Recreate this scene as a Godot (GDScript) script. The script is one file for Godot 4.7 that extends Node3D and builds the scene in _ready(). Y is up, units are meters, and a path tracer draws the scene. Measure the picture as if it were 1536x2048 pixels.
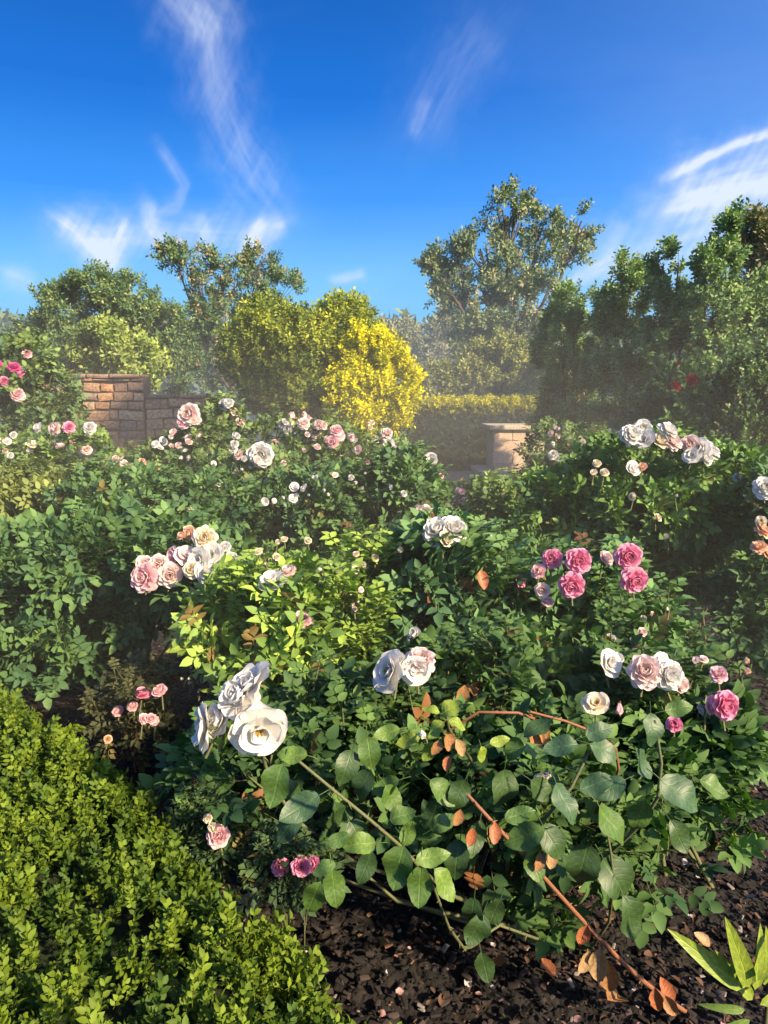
extends Node3D
# A rose garden in front of a stone wall, clipped hedges and garden trees.

var rng := RandomNumberGenerator.new()
var clump := FastNoiseLite.new()
var taken := {}
var M := {}
var X := {}

# ---------------------------------------------------------------- mesh helper
class MB:
	var v := PackedVector3Array()
	var c := PackedColorArray()
	var uv := PackedVector2Array()
	var ix := PackedInt32Array()
	func vert(p: Vector3, col := Color.WHITE, t := Vector2.ZERO) -> int:
		v.append(p); c.append(col); uv.append(t)
		return v.size() - 1
	func tri(a: int, b: int, d: int) -> void:
		ix.append(a); ix.append(d); ix.append(b)
	func quad(a: int, b: int, d: int, e: int) -> void:
		tri(a, b, d); tri(a, d, e)
	func box(xf: Transform3D, s: Vector3, bevel := 0.0, col := Color.WHITE) -> void:
		# a box with chamfered edges: each face inset, joined by strips
		var h := s * 0.5
		var b := minf(bevel, minf(h.x, minf(h.y, h.z)) * 0.6)
		var id := {}
		for sx in [-1, 1]:
			for sy in [-1, 1]:
				for sz in [-1, 1]:
					for k in 3:
						var p := Vector3(sx * (h.x - b), sy * (h.y - b), sz * (h.z - b))
						if k == 0: p.x = sx * h.x
						if k == 1: p.y = sy * h.y
						if k == 2: p.z = sz * h.z
						id[[sx, sy, sz, k]] = vert(xf * p, col, Vector2(p.x + p.z, p.y))
		for sg in [-1, 1]:
			for k in 3:
				var q := []
				for w in [[-1, -1], [1, -1], [1, 1], [-1, 1]]:
					q.append(key(k, sg, w[0], w[1], id))
				if sg > 0: quad(q[0], q[1], q[2], q[3])
				else: quad(q[3], q[2], q[1], q[0])
		# the edge strips
		for k in 3:
			var i := (k + 1) % 3
			var j := (k + 2) % 3
			for si in [-1, 1]:
				for sj in [-1, 1]:
					var lo := [0, 0, 0]
					lo[i] = si; lo[j] = sj; lo[k] = -1
					var hi := lo.duplicate()
					hi[k] = 1
					var a: int = id[[lo[0], lo[1], lo[2], i]]
					var b2: int = id[[lo[0], lo[1], lo[2], j]]
					var d: int = id[[hi[0], hi[1], hi[2], j]]
					var e: int = id[[hi[0], hi[1], hi[2], i]]
					if si * sj > 0: quad(a, b2, d, e)
					else: quad(e, d, b2, a)
		for sx in [-1, 1]:
			for sy in [-1, 1]:
				for sz in [-1, 1]:
					if sx * sy * sz > 0: tri(id[[sx, sy, sz, 0]], id[[sx, sy, sz, 1]], id[[sx, sy, sz, 2]])
					else: tri(id[[sx, sy, sz, 2]], id[[sx, sy, sz, 1]], id[[sx, sy, sz, 0]])
	func key(k: int, sg: int, a: int, b: int, id: Dictionary) -> int:
		if k == 0: return id[[sg, a, b, 0]]
		if k == 1: return id[[b, sg, a, 1]]
		return id[[a, b, sg, 2]]
	func tube(pts: Array, r0: float, r1: float, sides := 6, col := Color.WHITE) -> void:
		var n := pts.size()
		var side := Vector3.RIGHT
		var first := v.size()
		for i in n:
			var t: Vector3 = (pts[mini(i + 1, n - 1)] - pts[maxi(i - 1, 0)]).normalized()
			if absf(t.dot(side)) > 0.9: side = Vector3.FORWARD if absf(t.z) < 0.8 else Vector3.UP
			side = (side - t * t.dot(side)).normalized()
			var up := t.cross(side)
			var r := lerpf(r0, r1, float(i) / maxf(1.0, n - 1.0))
			for k in sides:
				var a := TAU * k / sides
				vert(pts[i] + (side * cos(a) + up * sin(a)) * r, col, Vector2(float(k) / sides, i))
		for i in n - 1:
			for k in sides:
				var a := first + i * sides + k
				var b := first + i * sides + (k + 1) % sides
				quad(a, b, b + sides, a + sides)
		var tip := vert(pts[n - 1], col)
		for k in sides:
			tri(first + (n - 1) * sides + k, first + (n - 1) * sides + (k + 1) % sides, tip)
	func leaf(xf: Transform3D, length: float, width: float, n := 3, fold := 0.25, curl := 0.15, serr := 0.0, col := Color.WHITE, full := 0.75) -> void:
		var row := []
		for i in n + 1:
			var t := float(i) / n
			var w := width * 0.5 * pow(maxf(sin(PI * pow(t, full)), 0.0), 0.7)
			if serr > 0.0 and i % 2 == 1: w *= 1.0 + serr
			var y := -curl * length * t * t
			var m := vert(xf * Vector3(0, y, t * length), col, Vector2(0.5, t))
			if i == 0 or i == n:
				row.append([m, m, m])
			else:
				row.append([vert(xf * Vector3(-w, y + fold * w, t * length - 0.06 * w), col, Vector2(0.5 - w / width, t)), m, vert(xf * Vector3(w, y + fold * w, t * length - 0.06 * w), col, Vector2(0.5 + w / width, t))])
		for i in n:
			for s in 2:
				var a: int = row[i][s]
				var b: int = row[i][s + 1]
				var d: int = row[i + 1][s + 1]
				var e: int = row[i + 1][s]
				if a != b and e != d: quad(a, e, d, b)
				elif a == b and e != d: tri(a, e, d)
				elif a != b: tri(a, e, b)
	func petal(xf: Transform3D, L: float, W: float, cup: float, belly: float, reflex: float, ruffle: float, ph: float, cin: Color, cout: Color, n := 4) -> void:
		var first := v.size()
		for i in n + 1:
			var t := float(i) / n
			var shape := 0.22 + 0.78 * sin(PI * 0.62 * pow(t, 0.8)) * (1.0 if t < 0.99 else 0.86)
			for k in n + 1:
				var u := 2.0 * k / n - 1.0
				var y := L * t - L * 0.2 * u * u * t * t + ruffle * L * 0.5 * t * sin(3.1 * u + ph * 2.0)
				var z := -cup * W * u * u * (0.4 + 0.6 * t) + belly * L * sin(PI * t) + reflex * L * t * t * t + ruffle * L * t * t * sin(4.0 * u + ph)
				vert(xf * Vector3(u * W * shape, y, z), cin.lerp(cout, smoothstep(0.1, 0.95, t) * (0.85 + 0.15 * absf(u))), Vector2(u * 0.5 + 0.5, t))
		for i in n:
			for k in n:
				var a := first + i * (n + 1) + k
				quad(a, a + 1, a + n + 2, a + n + 1)
	func mesh(flat := false) -> ArrayMesh:
		var nn := PackedVector3Array()
		nn.resize(v.size())
		for i in range(0, ix.size(), 3):
			var a := v[ix[i]]
			var q := (v[ix[i + 2]] - a).cross(v[ix[i + 1]] - a)
			nn[ix[i]] += q; nn[ix[i + 1]] += q; nn[ix[i + 2]] += q
		for i in nn.size(): nn[i] = nn[i].normalized() if nn[i].length_squared() > 1e-20 else Vector3.UP
		var arr := []
		arr.resize(Mesh.ARRAY_MAX)
		arr[Mesh.ARRAY_VERTEX] = v
		arr[Mesh.ARRAY_NORMAL] = nn
		arr[Mesh.ARRAY_COLOR] = c
		arr[Mesh.ARRAY_TEX_UV] = uv
		arr[Mesh.ARRAY_INDEX] = ix
		var m := ArrayMesh.new()
		m.add_surface_from_arrays(Mesh.PRIMITIVE_TRIANGLES, arr)
		return m

# ---------------------------------------------------------------- scene helpers
func numbered(called: String) -> String:
	if not taken.has(called):
		taken[called] = 0
		return called
	taken[called] += 1
	return "%s_%03d" % [called, taken[called]]

func tag(o: Node3D, label := "", category := "", group := "", kind := "") -> Node3D:
	if label: o.set_meta("label", label)
	if category: o.set_meta("category", category)
	if group: o.set_meta("group", group)
	if kind: o.set_meta("kind", kind)
	return o

func thing(called: String, label: String, category: String, at: Vector3, group := "") -> Node3D:
	var o := Node3D.new()
	o.name = numbered(called)
	o.position = at
	add_child(o)
	return tag(o, label, category, group)

func part(called: String, mesh: Mesh, mat: Material, parent: Node, xf := Transform3D()) -> MeshInstance3D:
	var o := MeshInstance3D.new()
	o.name = called if parent != self else numbered(called)
	o.mesh = mesh
	o.material_override = mat
	o.transform = xf
	parent.add_child(o, true)
	return o

func many(called: String, mesh: Mesh, mat: Material, parent: Node, xfs: Array, cols: PackedColorArray) -> MultiMeshInstance3D:
	var buf := PackedFloat32Array()
	buf.resize(xfs.size() * 16)
	for i in xfs.size():
		var t: Transform3D = xfs[i]
		var b := t.basis
		var o := t.origin
		var k := i * 16
		buf[k] = b.x.x; buf[k + 1] = b.y.x; buf[k + 2] = b.z.x; buf[k + 3] = o.x
		buf[k + 4] = b.x.y; buf[k + 5] = b.y.y; buf[k + 6] = b.z.y; buf[k + 7] = o.y
		buf[k + 8] = b.x.z; buf[k + 9] = b.y.z; buf[k + 10] = b.z.z; buf[k + 11] = o.z
		var cc := cols[i]
		buf[k + 12] = cc.r; buf[k + 13] = cc.g; buf[k + 14] = cc.b; buf[k + 15] = 1.0
	var mm := MultiMesh.new()
	mm.transform_format = MultiMesh.TRANSFORM_3D
	mm.use_colors = true
	mm.mesh = mesh
	mm.instance_count = xfs.size()
	mm.buffer = buf
	var o2 := MultiMeshInstance3D.new()
	o2.name = called if parent != self else numbered(called)
	o2.multimesh = mm
	o2.material_override = mat
	parent.add_child(o2, true)
	o2.set_meta("kind", "stuff")
	return o2

func R(a := -1.0, b := 1.0) -> float: return rng.randf_range(a, b)

func rv() -> Vector3:
	var p := Vector3(R(), R(), R())
	while p.length_squared() > 1.0 or p.length_squared() < 0.001: p = Vector3(R(), R(), R())
	return p

func L(x: float, y: float, z: float, rx: float, ry: float, rz: float) -> Array:
	return [Vector3(x, y, z), Vector3(rx, ry, rz)]

func facing(dir: Vector3, nrm: Vector3, at: Vector3, s: float) -> Transform3D:
	var z := dir.normalized()
	var x := nrm.cross(z)
	if x.length_squared() < 1e-4: x = Vector3(z.y, -z.x, 0.3).cross(z)
	x = x.normalized()
	return Transform3D(Basis(x * s, z.cross(x) * s, z * s), at)

func lit(r: float, g: float, b: float) -> Color: return Color(r, g, b)

func mat(col: Color, rough := 0.8, vc := false) -> StandardMaterial3D:
	var m := StandardMaterial3D.new()
	m.albedo_color = col.linear_to_srgb()
	m.roughness = rough
	m.vertex_color_use_as_albedo = vc
	return m

func noise_tex(freq: float, ramp: Array, size := 256, sd := 1) -> NoiseTexture2D:
	var n := FastNoiseLite.new()
	n.seed = sd
	n.frequency = freq
	n.fractal_octaves = 5
	var t := NoiseTexture2D.new()
	t.width = size; t.height = size
	t.seamless = true
	t.noise = n
	if ramp:
		var g := Gradient.new()
		var offs := PackedFloat32Array()
		var cs := PackedColorArray()
		for r in ramp:
			offs.append(r[0]); cs.append(r[1].linear_to_srgb())
		g.offsets = offs; g.colors = cs
		t.color_ramp = g
	return t

func rough_mat(ramp: Array, freq: float, scale: float, bump: float, rough := 0.9, sd := 1) -> StandardMaterial3D:
	var m := mat(Color.WHITE, rough)
	m.albedo_texture = noise_tex(freq, ramp, 512, sd)
	m.heightmap_enabled = bump > 0.0
	if bump > 0.0:
		m.heightmap_texture = noise_tex(freq * 2.0, [], 512, sd + 7)
		m.heightmap_scale = bump
	m.uv1_triplanar = true
	m.uv1_world_triplanar = true
	m.uv1_scale = Vector3.ONE * scale
	return m

# ---------------------------------------------------------------- leaves and flowers
func compound(n: int, ll: float, lw: float, seg: int, gap: float, serr: float) -> ArrayMesh:
	# a rose leaf: a rachis with pairs of leaflets and one at its end; one unit long
	var b := MB.new()
	b.tube([Vector3.ZERO, Vector3(0, 0.02, 0.4), Vector3(0, -0.01, 0.7)], 0.012, 0.008, 3, Color(1, 0.9, 0.7))
	for i in n:
		var z := 0.7 - gap * 0.5 - gap * i
		for s in [-1.0, 1.0]:
			var k := 0.9 - 0.12 * i + R(-0.08, 0.08)
			var d := Vector3(s * 0.9, R(-0.15, 0.2), 0.5 + R(-0.15, 0.15))
			var g := R(0.85, 1.12)
			b.leaf(facing(d, Vector3(R(-0.25, 0.25), 1, R(-0.25, 0.25)), Vector3(s * 0.015, 0.01, z), 1.0), ll * k, lw * k, seg, R(0.15, 0.45), R(0.05, 0.35), serr, Color(g, g, g))
	b.leaf(facing(Vector3(0, -0.05, 1), Vector3(R(-0.2, 0.2), 1, 0), Vector3(0, 0, 0.68), 1.0), ll, lw, seg, 0.3, 0.25, serr)
	return b.mesh()

func twig(n: int, ll: float, lw: float, spread: float, up: float, seg := 2, full := 0.75) -> ArrayMesh:
	# a leafy shoot one unit long
	var b := MB.new()
	b.tube([Vector3.ZERO, Vector3(0, 0.02, 0.5), Vector3(0, 0, 0.95)], 0.014, 0.006, 3, Color(0.8, 0.7, 0.55))
	for i in n:
		var t := 0.12 + 0.85 * i / (n - 1.0)
		var a := i * 2.4 + R(-0.4, 0.4)
		var d := Vector3(cos(a) * spread, sin(a) * spread, 0.35 + up * t + R(-0.15, 0.15))
		var g := R(0.72, 1.2)
		b.leaf(facing(d, Vector3(R(-0.6, 0.6), 0.8, 0.6 + R(-0.6, 0.3)), Vector3(0, 0, t), 1.0), ll * R(0.75, 1.15), lw * R(0.8, 1.1), seg, R(0.1, 0.5), R(0.0, 0.3), 0.0, Color(g, g, g * 0.95), full)
	return b.mesh()

var PETAL_LAYERS := {
	# count, lean in degrees, length, half width, cup, belly, reflex
	"cup": [[3, 6, 0.34, 0.17, 0.9, 0.10, -0.02], [4, 16, 0.38, 0.22, 0.8, 0.12, 0.0], [5, 30, 0.44, 0.27, 0.6, 0.12, 0.03], [6, 48, 0.48, 0.29, 0.45, 0.10, 0.10], [7, 70, 0.50, 0.30, 0.3, 0.08, 0.16]],
	"open": [[5, 30, 0.30, 0.20, 0.5, 0.05, 0.05], [6, 52, 0.44, 0.29, 0.35, 0.06, 0.12], [7, 76, 0.52, 0.34, 0.2, 0.05, 0.10]],
	"full": [[5, 8, 0.30, 0.14, 0.8, 0.1, 0.0], [6, 22, 0.36, 0.17, 0.6, 0.1, 0.02], [7, 38, 0.42, 0.19, 0.5, 0.1, 0.05], [8, 56, 0.46, 0.21, 0.4, 0.08, 0.1], [9, 76, 0.48, 0.22, 0.3, 0.06, 0.16], [7, 98, 0.48, 0.23, 0.2, 0.04, 0.16]],
	"bud": [[3, 2, 0.62, 0.20, 1.0, 0.14, -0.06], [4, 8, 0.60, 0.22, 0.9, 0.14, 0.0]],
}
var TINT := {
	"white": [Color(0.76, 0.73, 0.66), Color(0.78, 0.78, 0.77)],
	"cream": [Color(0.80, 0.66, 0.44), Color(0.84, 0.79, 0.66)],
	"blush": [Color(0.82, 0.52, 0.50), Color(0.85, 0.74, 0.72)],
	"pale": [Color(0.80, 0.40, 0.46), Color(0.84, 0.62, 0.66)],
	"pink": [Color(0.76, 0.16, 0.34), Color(0.84, 0.38, 0.56)],
	"magenta": [Color(0.55, 0.04, 0.22), Color(0.68, 0.10, 0.36)],
	"red": [Color(0.45, 0.02, 0.03), Color(0.55, 0.04, 0.05)],
	"peach": [Color(0.80, 0.40, 0.22), Color(0.82, 0.60, 0.45)],
}

func petal_poses(form: String) -> Array:
	var out := []
	var layers: Array = PETAL_LAYERS[form]
	for li in layers.size():
		var l: Array = layers[li]
		for i in l[0]:
			var a: float = TAU * (i + 0.5 * li + R(-0.18, 0.18)) / l[0]
			var lean := deg_to_rad(l[1] + R(-7, 7))
			out.append([li, Transform3D(Basis(Vector3.UP, a), Vector3.ZERO) * Transform3D(Basis(Vector3.RIGHT, lean), Vector3(0, 0.0, 0.02 + 0.01 * li)), R(0.9, 1.1)])
	return out

func bloom_mesh(form: String, n := 3) -> ArrayMesh:
	var b := MB.new()
	for p in petal_poses(form):
		var l: Array = PETAL_LAYERS[form][p[0]]
		b.petal(p[1], l[2] * p[2], l[3] * p[2], l[4], l[5], l[6], 0.055, R(0, 6), Color(1, 1, 1), Color(0, 0, 0), n)
	if form == "open": stamens(b)
	return b.mesh()

func stamens(b: MB) -> void:
	for i in 16:
		var a := TAU * i / 16.0
		var d := Vector3(cos(a) * R(0.3, 0.9), 1.2, sin(a) * R(0.3, 0.9)).normalized() * R(0.12, 0.2)
		b.tube([Vector3(0, 0.01, 0), d], 0.008, 0.014, 3, Color(-1, 0, 0))

func tinted(src: ArrayMesh, kind: String) -> ArrayMesh:
	# the same flower with the colours of a kind: colour.r of the source is the share of the inner colour, -1 the stamens
	var arr := src.surface_get_arrays(0)
	var c: PackedColorArray = arr[Mesh.ARRAY_COLOR]
	for i in c.size():
		c[i] = Color(0.65, 0.42, 0.08) if c[i].r < -0.5 else TINT[kind][1].lerp(TINT[kind][0], c[i].r)
	arr[Mesh.ARRAY_COLOR] = c
	var m := ArrayMesh.new()
	m.add_surface_from_arrays(Mesh.PRIMITIVE_TRIANGLES, arr)
	return m

var bloom_cache := {}
func bloom_of(form: String, kind: String) -> ArrayMesh:
	var k := "%s %s %d" % [form, kind, rng.randi() % 3]
	if not bloom_cache.has(k): bloom_cache[k] = tinted(bloom_mesh(form, 3), kind)
	return bloom_cache[k]

var petal_cache := {}
func petal_of(form: String, li: int, kind: String) -> ArrayMesh:
	var k := "%s %d %s %d" % [form, li, kind, rng.randi() % 3]
	if not petal_cache.has(k):
		var l: Array = PETAL_LAYERS[form][li]
		var b := MB.new()
		b.petal(Transform3D(), l[2], l[3], l[4], l[5], l[6], 0.055, R(0, 6), TINT[kind][0], TINT[kind][1].lerp(Color(0.62, 0.48, 0.34), R(0.0, 0.16)), 8)
		petal_cache[k] = b.mesh()
	return petal_cache[k]

func bloom(parent: Node3D, at: Vector3, kind: String, form: String, size: float, dir: Vector3, close := false, stem := 0.0) -> void:
	# a rose whose axis points along dir
	var y := dir.normalized()
	var x := y.cross(Vector3(0.31, 0.2, 0.93)).normalized()
	var xf := Transform3D(Basis(x * size, y * size, x.cross(y) * size).rotated(y, R(0, TAU)), at - parent.position)
	var o: Node3D
	if close:
		o = Node3D.new()
		o.name = "bloom"
		o.transform = xf
		parent.add_child(o, true)
		for p in petal_poses(form):
			part("petal", petal_of(form, p[0], kind), M.petal, o, p[1].scaled_local(Vector3.ONE * p[2]))
		if form == "open": part("stamens", X.stamens, M.petal, o)
		part("calyx", X.calyx, M.stem, o)
	else:
		o = part("bloom", bloom_of(form, kind), M.petal, parent, xf)
	if stem > 0.0:
		var b := MB.new()
		var inv := xf.affine_inverse().basis
		var s := inv * Vector3(R(-0.2, 0.2), -1, R(-0.2, 0.2)) * stem
		b.tube([Vector3(0, -0.02, 0), Vector3(0, -0.4, 0).lerp(s * 0.4, 0.4), s], 0.035 * 0.08 / size, 0.04 * 0.08 / size, 5)
		part("flower_stem", b.mesh(), M.stem, o)

# ---------------------------------------------------------------- plants
func fill_lobes(lobes: Array, n: int, o: Dictionary, origin: Vector3) -> Array:
	var xfs := []
	var cols := PackedColorArray()
	var ca: Color = o.get("dark", Color(0.03, 0.07, 0.025))
	var cb: Color = o.get("light", Color(0.08, 0.15, 0.04))
	var up: float = o.get("up", 0.5)
	var smin: float = o.get("smin", 0.1)
	var smax: float = o.get("smax", 0.16)
	var gap: float = o.get("gap", -0.25)
	var feat: float = o.get("feature", 0.35)
	var face: float = o.get("face", 0.6)
	var shell: float = o.get("shell", 0.45)
	var total := 0.0
	var w := []
	for l in lobes:
		var r: Vector3 = l[1]
		var a := pow((pow(r.x * r.y, 1.6) + pow(r.y * r.z, 1.6) + pow(r.x * r.z, 1.6)) / 3.0, 1 / 1.6)
		w.append(a)
		total += a
	for li in lobes.size():
		var ce: Vector3 = lobes[li][0]
		var r: Vector3 = lobes[li][1]
		var want := int(ceil(n * w[li] / total)) + 25
		var tries := 0
		while want > 0 and tries < want * 40 + 200:
			tries += 1
			var d := rv()
			d = d.normalized() * pow(d.length(), shell)
			var p := ce + d * r
			if p.y < 0.03: continue
			var q := clump.get_noise_3d(p.x / feat, p.y / feat, p.z / feat)
			if q < gap + 0.25 * (d.length() - 0.8): continue
			want -= 1
			var out := (d / r).normalized()
			var dir := out * 0.7 + Vector3.UP * up + rv() * 0.75
			var nrm := Vector3.UP * face + out * 0.6 + rv() * 0.55
			var s := R(smin, smax)
			xfs.append(facing(dir, nrm, p - origin, s))
			var k := clampf(0.45 + q * 0.9 + R(-0.35, 0.35), 0, 1)
			var cc := ca.lerp(cb, k * k)
			if o.has("rare") and rng.randf() < o.get("rare_share", 0.04): cc = o.rare
			cols.append(Color(cc.r * 2.1, cc.g * 2.1, cc.b * 1.95))
	return [xfs, cols]

func limb_to(parent: Node3D, called: String, a: Vector3, b: Vector3, r: Vector3, r0: float, mt: Material, twigs := 4, r1 := -1.0) -> void:
	var mb := MB.new()
	var mid := a.lerp(b, 0.5) + rv() * a.distance_to(b) * 0.08
	mid.y -= a.distance_to(b) * 0.04
	var end := b + Vector3(0, r.y * 0.3, 0)
	mb.tube([a, a.lerp(mid, 0.5) + rv() * 0.02 * a.distance_to(b), mid, mid.lerp(end, 0.5), end], r0, r0 * 0.3 if r1 < 0 else r1, 6)
	for i in twigs:
		var s := mid.lerp(end, R(0.1, 0.95))
		var t := b + rv() * r * 0.9
		mb.tube([s, s.lerp(t, 0.5) + rv() * r * 0.1, t], r0 * 0.35, r0 * 0.12, 4)
	part(called, mb.mesh(), mt, parent)

func shrub(called: String, label: String, category: String, at: Vector3, lobes: Array, n: int, o: Dictionary, group := "") -> Node3D:
	# a tree or a bush: trunk or canes, limbs into each lobe of the crown, and the leafy shoots
	var t := thing(called, label, category, at, group)
	var mt: Material = o.get("bark", M.bark)
	var r0: float = o.get("girth", 0.08)
	if o.has("fork"):
		var fk: Vector3 = Vector3(0, o.fork, 0) + Vector3(R(-0.1, 0.1), 0, R(-0.1, 0.1))
		var mb := MB.new()
		mb.tube([Vector3(0, -0.1, 0), Vector3(0, 0.1, 0), fk * 0.5 + Vector3(R(-0.05, 0.05), 0, 0), fk], r0 * 1.25, r0 * 0.8, 9)
		part("trunk", mb.mesh(), mt, t)
		for l in lobes: limb_to(t, "limb", fk - Vector3(0, R(0, 0.3) * o.fork, 0), l[0] - at, l[1], r0 * 0.45, mt, o.get("twigs", 5))
	else:
		for l in lobes:
			limb_to(t, o.get("limb", "cane"), Vector3(R(-0.12, 0.12), -0.03, R(-0.12, 0.12)), l[0] - at, l[1], r0, mt, o.get("twigs", 4))
	var f := fill_lobes(lobes, n, o, at)
	many(o.get("leaves", "foliage"), o.mesh, o.get("mat", M.leaf), t, f[0], f[1])
	return t

func rose(label: String, at: Vector3, lobes: Array, n: int, o: Dictionary, blooms: Array) -> Node3D:
	var d := {"mesh": X.spray, "bark": M.stem, "girth": 0.007, "dark": Color(0.030, 0.060, 0.026), "light": Color(0.112, 0.165, 0.055), "up": 0.35, "smin": 0.09, "smax": 0.15, "twigs": 9, "gap": 0.0, "feature": 0.26, "rare": Color(0.10, 0.085, 0.03), "rare_share": 0.015}
	d.merge(o, true)
	var t := shrub("rose_bush", label, "rose bush", at, lobes, int(n * 1.4), d, "rose bushes in the bed")
	# young shoots that stand out of the bush
	var xfs := []
	var cols := PackedColorArray()
	for i in int(lobes.size() * d.get("shoots", 6)):
		var l: Array = lobes[i % lobes.size()]
		var a: Vector3 = l[0] - at + Vector3(R(), R(-0.2, 0.6), R()) * l[1] * 0.6
		var dir := Vector3(R(-0.6, 0.6), R(0.5, 1.2), R(-0.5, 0.6)).normalized()
		var len: float = (l[1].y * R(0.8, 1.5) + 0.05)
		var e := a + dir * len + Vector3(R(-0.1, 0.1), -0.06 * R(0, 1), R(-0.1, 0.1)) * len
		var mb := MB.new()
		mb.tube([a, a.lerp(e, 0.5) + rv() * 0.02, e], 0.0035, 0.0018, 4)
		part("shoot", mb.mesh(), M.stem, t)
		for k in 9:
			var f := 0.35 + 0.65 * k / 8.0
			xfs.append(facing(dir * 0.5 + Vector3(cos(k * 2.4), 0.1, sin(k * 2.4)), Vector3.UP + rv() * 0.5, a.lerp(e, f), R(d.smin, d.smax) * 0.75))
			var cc: Color = d.dark.lerp(d.light, R(0.3, 1.0))
			if rng.randf() < 0.03: cc = Color(0.07, 0.035, 0.02)
			cols.append(Color(cc.r * 1.9, cc.g * 1.9, cc.b * 1.6))
	many("young_leaves", d.mesh, M.leaf, t, xfs, cols)
	# small blooms strewn over the top of the bush
	for i in o.get("strewn", 0):
		var l: Array = lobes[rng.randi() % lobes.size()]
		var u := Vector3(R(), 0, R(-0.3, 1.0))
		while u.length() > 1.0: u = Vector3(R(), 0, R(-0.3, 1.0))
		u.y = sqrt(1.0 - u.length_squared()) * R(0.5, 1.0)
		bloom(t, l[0] + u * l[1] * 1.05, ["white", "blush", "blush", "pale", "cream"][rng.randi() % 5], ["cup", "open", "bud", "full"][rng.randi() % 4], R(0.05, 0.10), Vector3(R(-0.6, 0.6), R(0.2, 1), R(0.2, 1)))
	# each: place, colour, form, diameter, number of flowers round it, spread
	for b in blooms:
		var num: int = b[4] if b.size() > 4 else 1
		for i in num:
			var p: Vector3 = b[0]
			if num > 1 and rng.randf() < 0.25: b[2] = ["open", "cup", "bud"][rng.randi() % 3]
			if b[3] < 0.05: p.y -= 0.025
			if num > 1: p += Vector3(R(), R() * 0.6, R()) * b[5]
			var dir := Vector3(R(-0.7, 0.7), R(0.1, 1.0), 0.75 + R(-0.4, 0.5))
			if b.size() > 6: dir = b[6]
			bloom(t, p, b[1], b[2], b[3] * (R(0.6, 1.05) if num > 1 else 1.0), dir, b.size() > 7, 0.07 if p.z > -4.0 and b[3] > 0.045 else 0.035 if p.z > -4.0 else 0.0)
	return t

func hedge(called: String, label: String, pts: Array, top: float, n: int, o: Dictionary) -> Node3D:
	# a clipped hedge over a convex outline on the ground, given counter-clockwise from above
	var at: Vector3 = pts[0]
	var t := thing(called, label, "hedge", at)
	var cx := Vector3.ZERO
	for p in pts: cx += p / pts.size()
	var inset: float = o.get("inset", 0.06)
	var core := MB.new()
	var lo := []
	var hi := []
	var edge := []
	for p in pts:
		var q: Vector3 = p + (cx - p).normalized() * inset * 1.6 - at
		lo.append(core.vert(q - Vector3(0, 0.02, 0))); hi.append(core.vert(q + Vector3(0, top - inset, 0)))
	var m := pts.size()
	for i in m: core.quad(lo[i], lo[(i + 1) % m], hi[(i + 1) % m], hi[i])
	for i in range(1, m - 1): core.tri(hi[0], hi[i], hi[i + 1])
	part("twig_core", core.mesh(), M.hedge_core, t)
	var per := 0.0
	var area := 0.0
	for i in m:
		var a: Vector3 = pts[i]
		var b: Vector3 = pts[(i + 1) % m]
		per += a.distance_to(b)
		area += absf((a - cx).cross(b - cx).y) * 0.5
	var xfs := []
	var cols := PackedColorArray()
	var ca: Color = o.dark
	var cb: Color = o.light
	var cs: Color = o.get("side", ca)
	var share := area / (area + per * top)
	var clip := PackedVector2Array()
	for p in pts: clip.append(Vector2(p.x, p.z))
	var box := Rect2(clip[0], Vector2.ZERO)
	for c in clip: box = box.expand(c)
	while xfs.size() < n:
		var p := Vector3.ZERO
		var out := Vector3.UP
		if rng.randf() < share:
			p = Vector3(R(box.position.x, box.end.x), top, R(box.position.y, box.end.y))
			if not Geometry2D.is_point_in_polygon(Vector2(p.x, p.z), clip): continue
		else:
			var s := R(0, per)
			for i in m:
				var a: Vector3 = pts[i]
				var b: Vector3 = pts[(i + 1) % m]
				var l := a.distance_to(b)
				if s <= l:
					p = a.lerp(b, s / l)
					out = (b - a).normalized().cross(Vector3.UP)
					if out.dot(p - cx) < 0: out = -out
					break
				s -= l
			p.y = top * sqrt(rng.randf())
		var q := clump.get_noise_3d(p.x / o.get("feature", 0.15), p.y / o.get("feature", 0.15), p.z / o.get("feature", 0.15))
		var bump: float = o.get("lumps", 0.03)
		p += out * (q * bump + R(-0.8, 0.4) * inset) 
		if p.y < 0.02: continue
		var dir := out * 0.8 + rv() * 0.8 + Vector3.UP * 0.35
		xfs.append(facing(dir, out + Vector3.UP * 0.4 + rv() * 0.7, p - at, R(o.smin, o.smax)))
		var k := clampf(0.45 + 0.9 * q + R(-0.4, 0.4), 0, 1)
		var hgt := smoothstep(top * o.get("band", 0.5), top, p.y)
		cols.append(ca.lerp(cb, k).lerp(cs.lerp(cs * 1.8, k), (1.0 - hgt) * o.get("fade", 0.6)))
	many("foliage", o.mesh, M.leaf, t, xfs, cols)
	return t

# ---------------------------------------------------------------- walls of stone
func stone_meshes() -> void:
	X.stones = []
	for i in 6:
		var b := MB.new()
		b.box(Transform3D(), Vector3(1, 1, 1), 0.06)
		for k in b.v.size(): b.v[k] += Vector3(R(), R(), R()) * Vector3(0.04, 0.10, 0.08)
		X.stones.append(b.mesh())
	M.stones = []
	for r in [[0.36, 0.22, 0.14], [0.44, 0.25, 0.14], [0.25, 0.18, 0.14], [0.44, 0.24, 0.13], [0.44, 0.30, 0.19], [0.27, 0.175, 0.13]]:
		M.stones.append(rough_mat([[0.25, Color(r[0] * 0.6, r[1] * 0.6, r[2] * 0.6)], [0.5, Color(r[0], r[1], r[2])], [0.8, Color(r[0] * 1.25, r[1] * 1.25, r[2] * 1.2)]], 0.02, 1.3, 1.2, 0.92, int(r[0] * 1000)))

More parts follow.
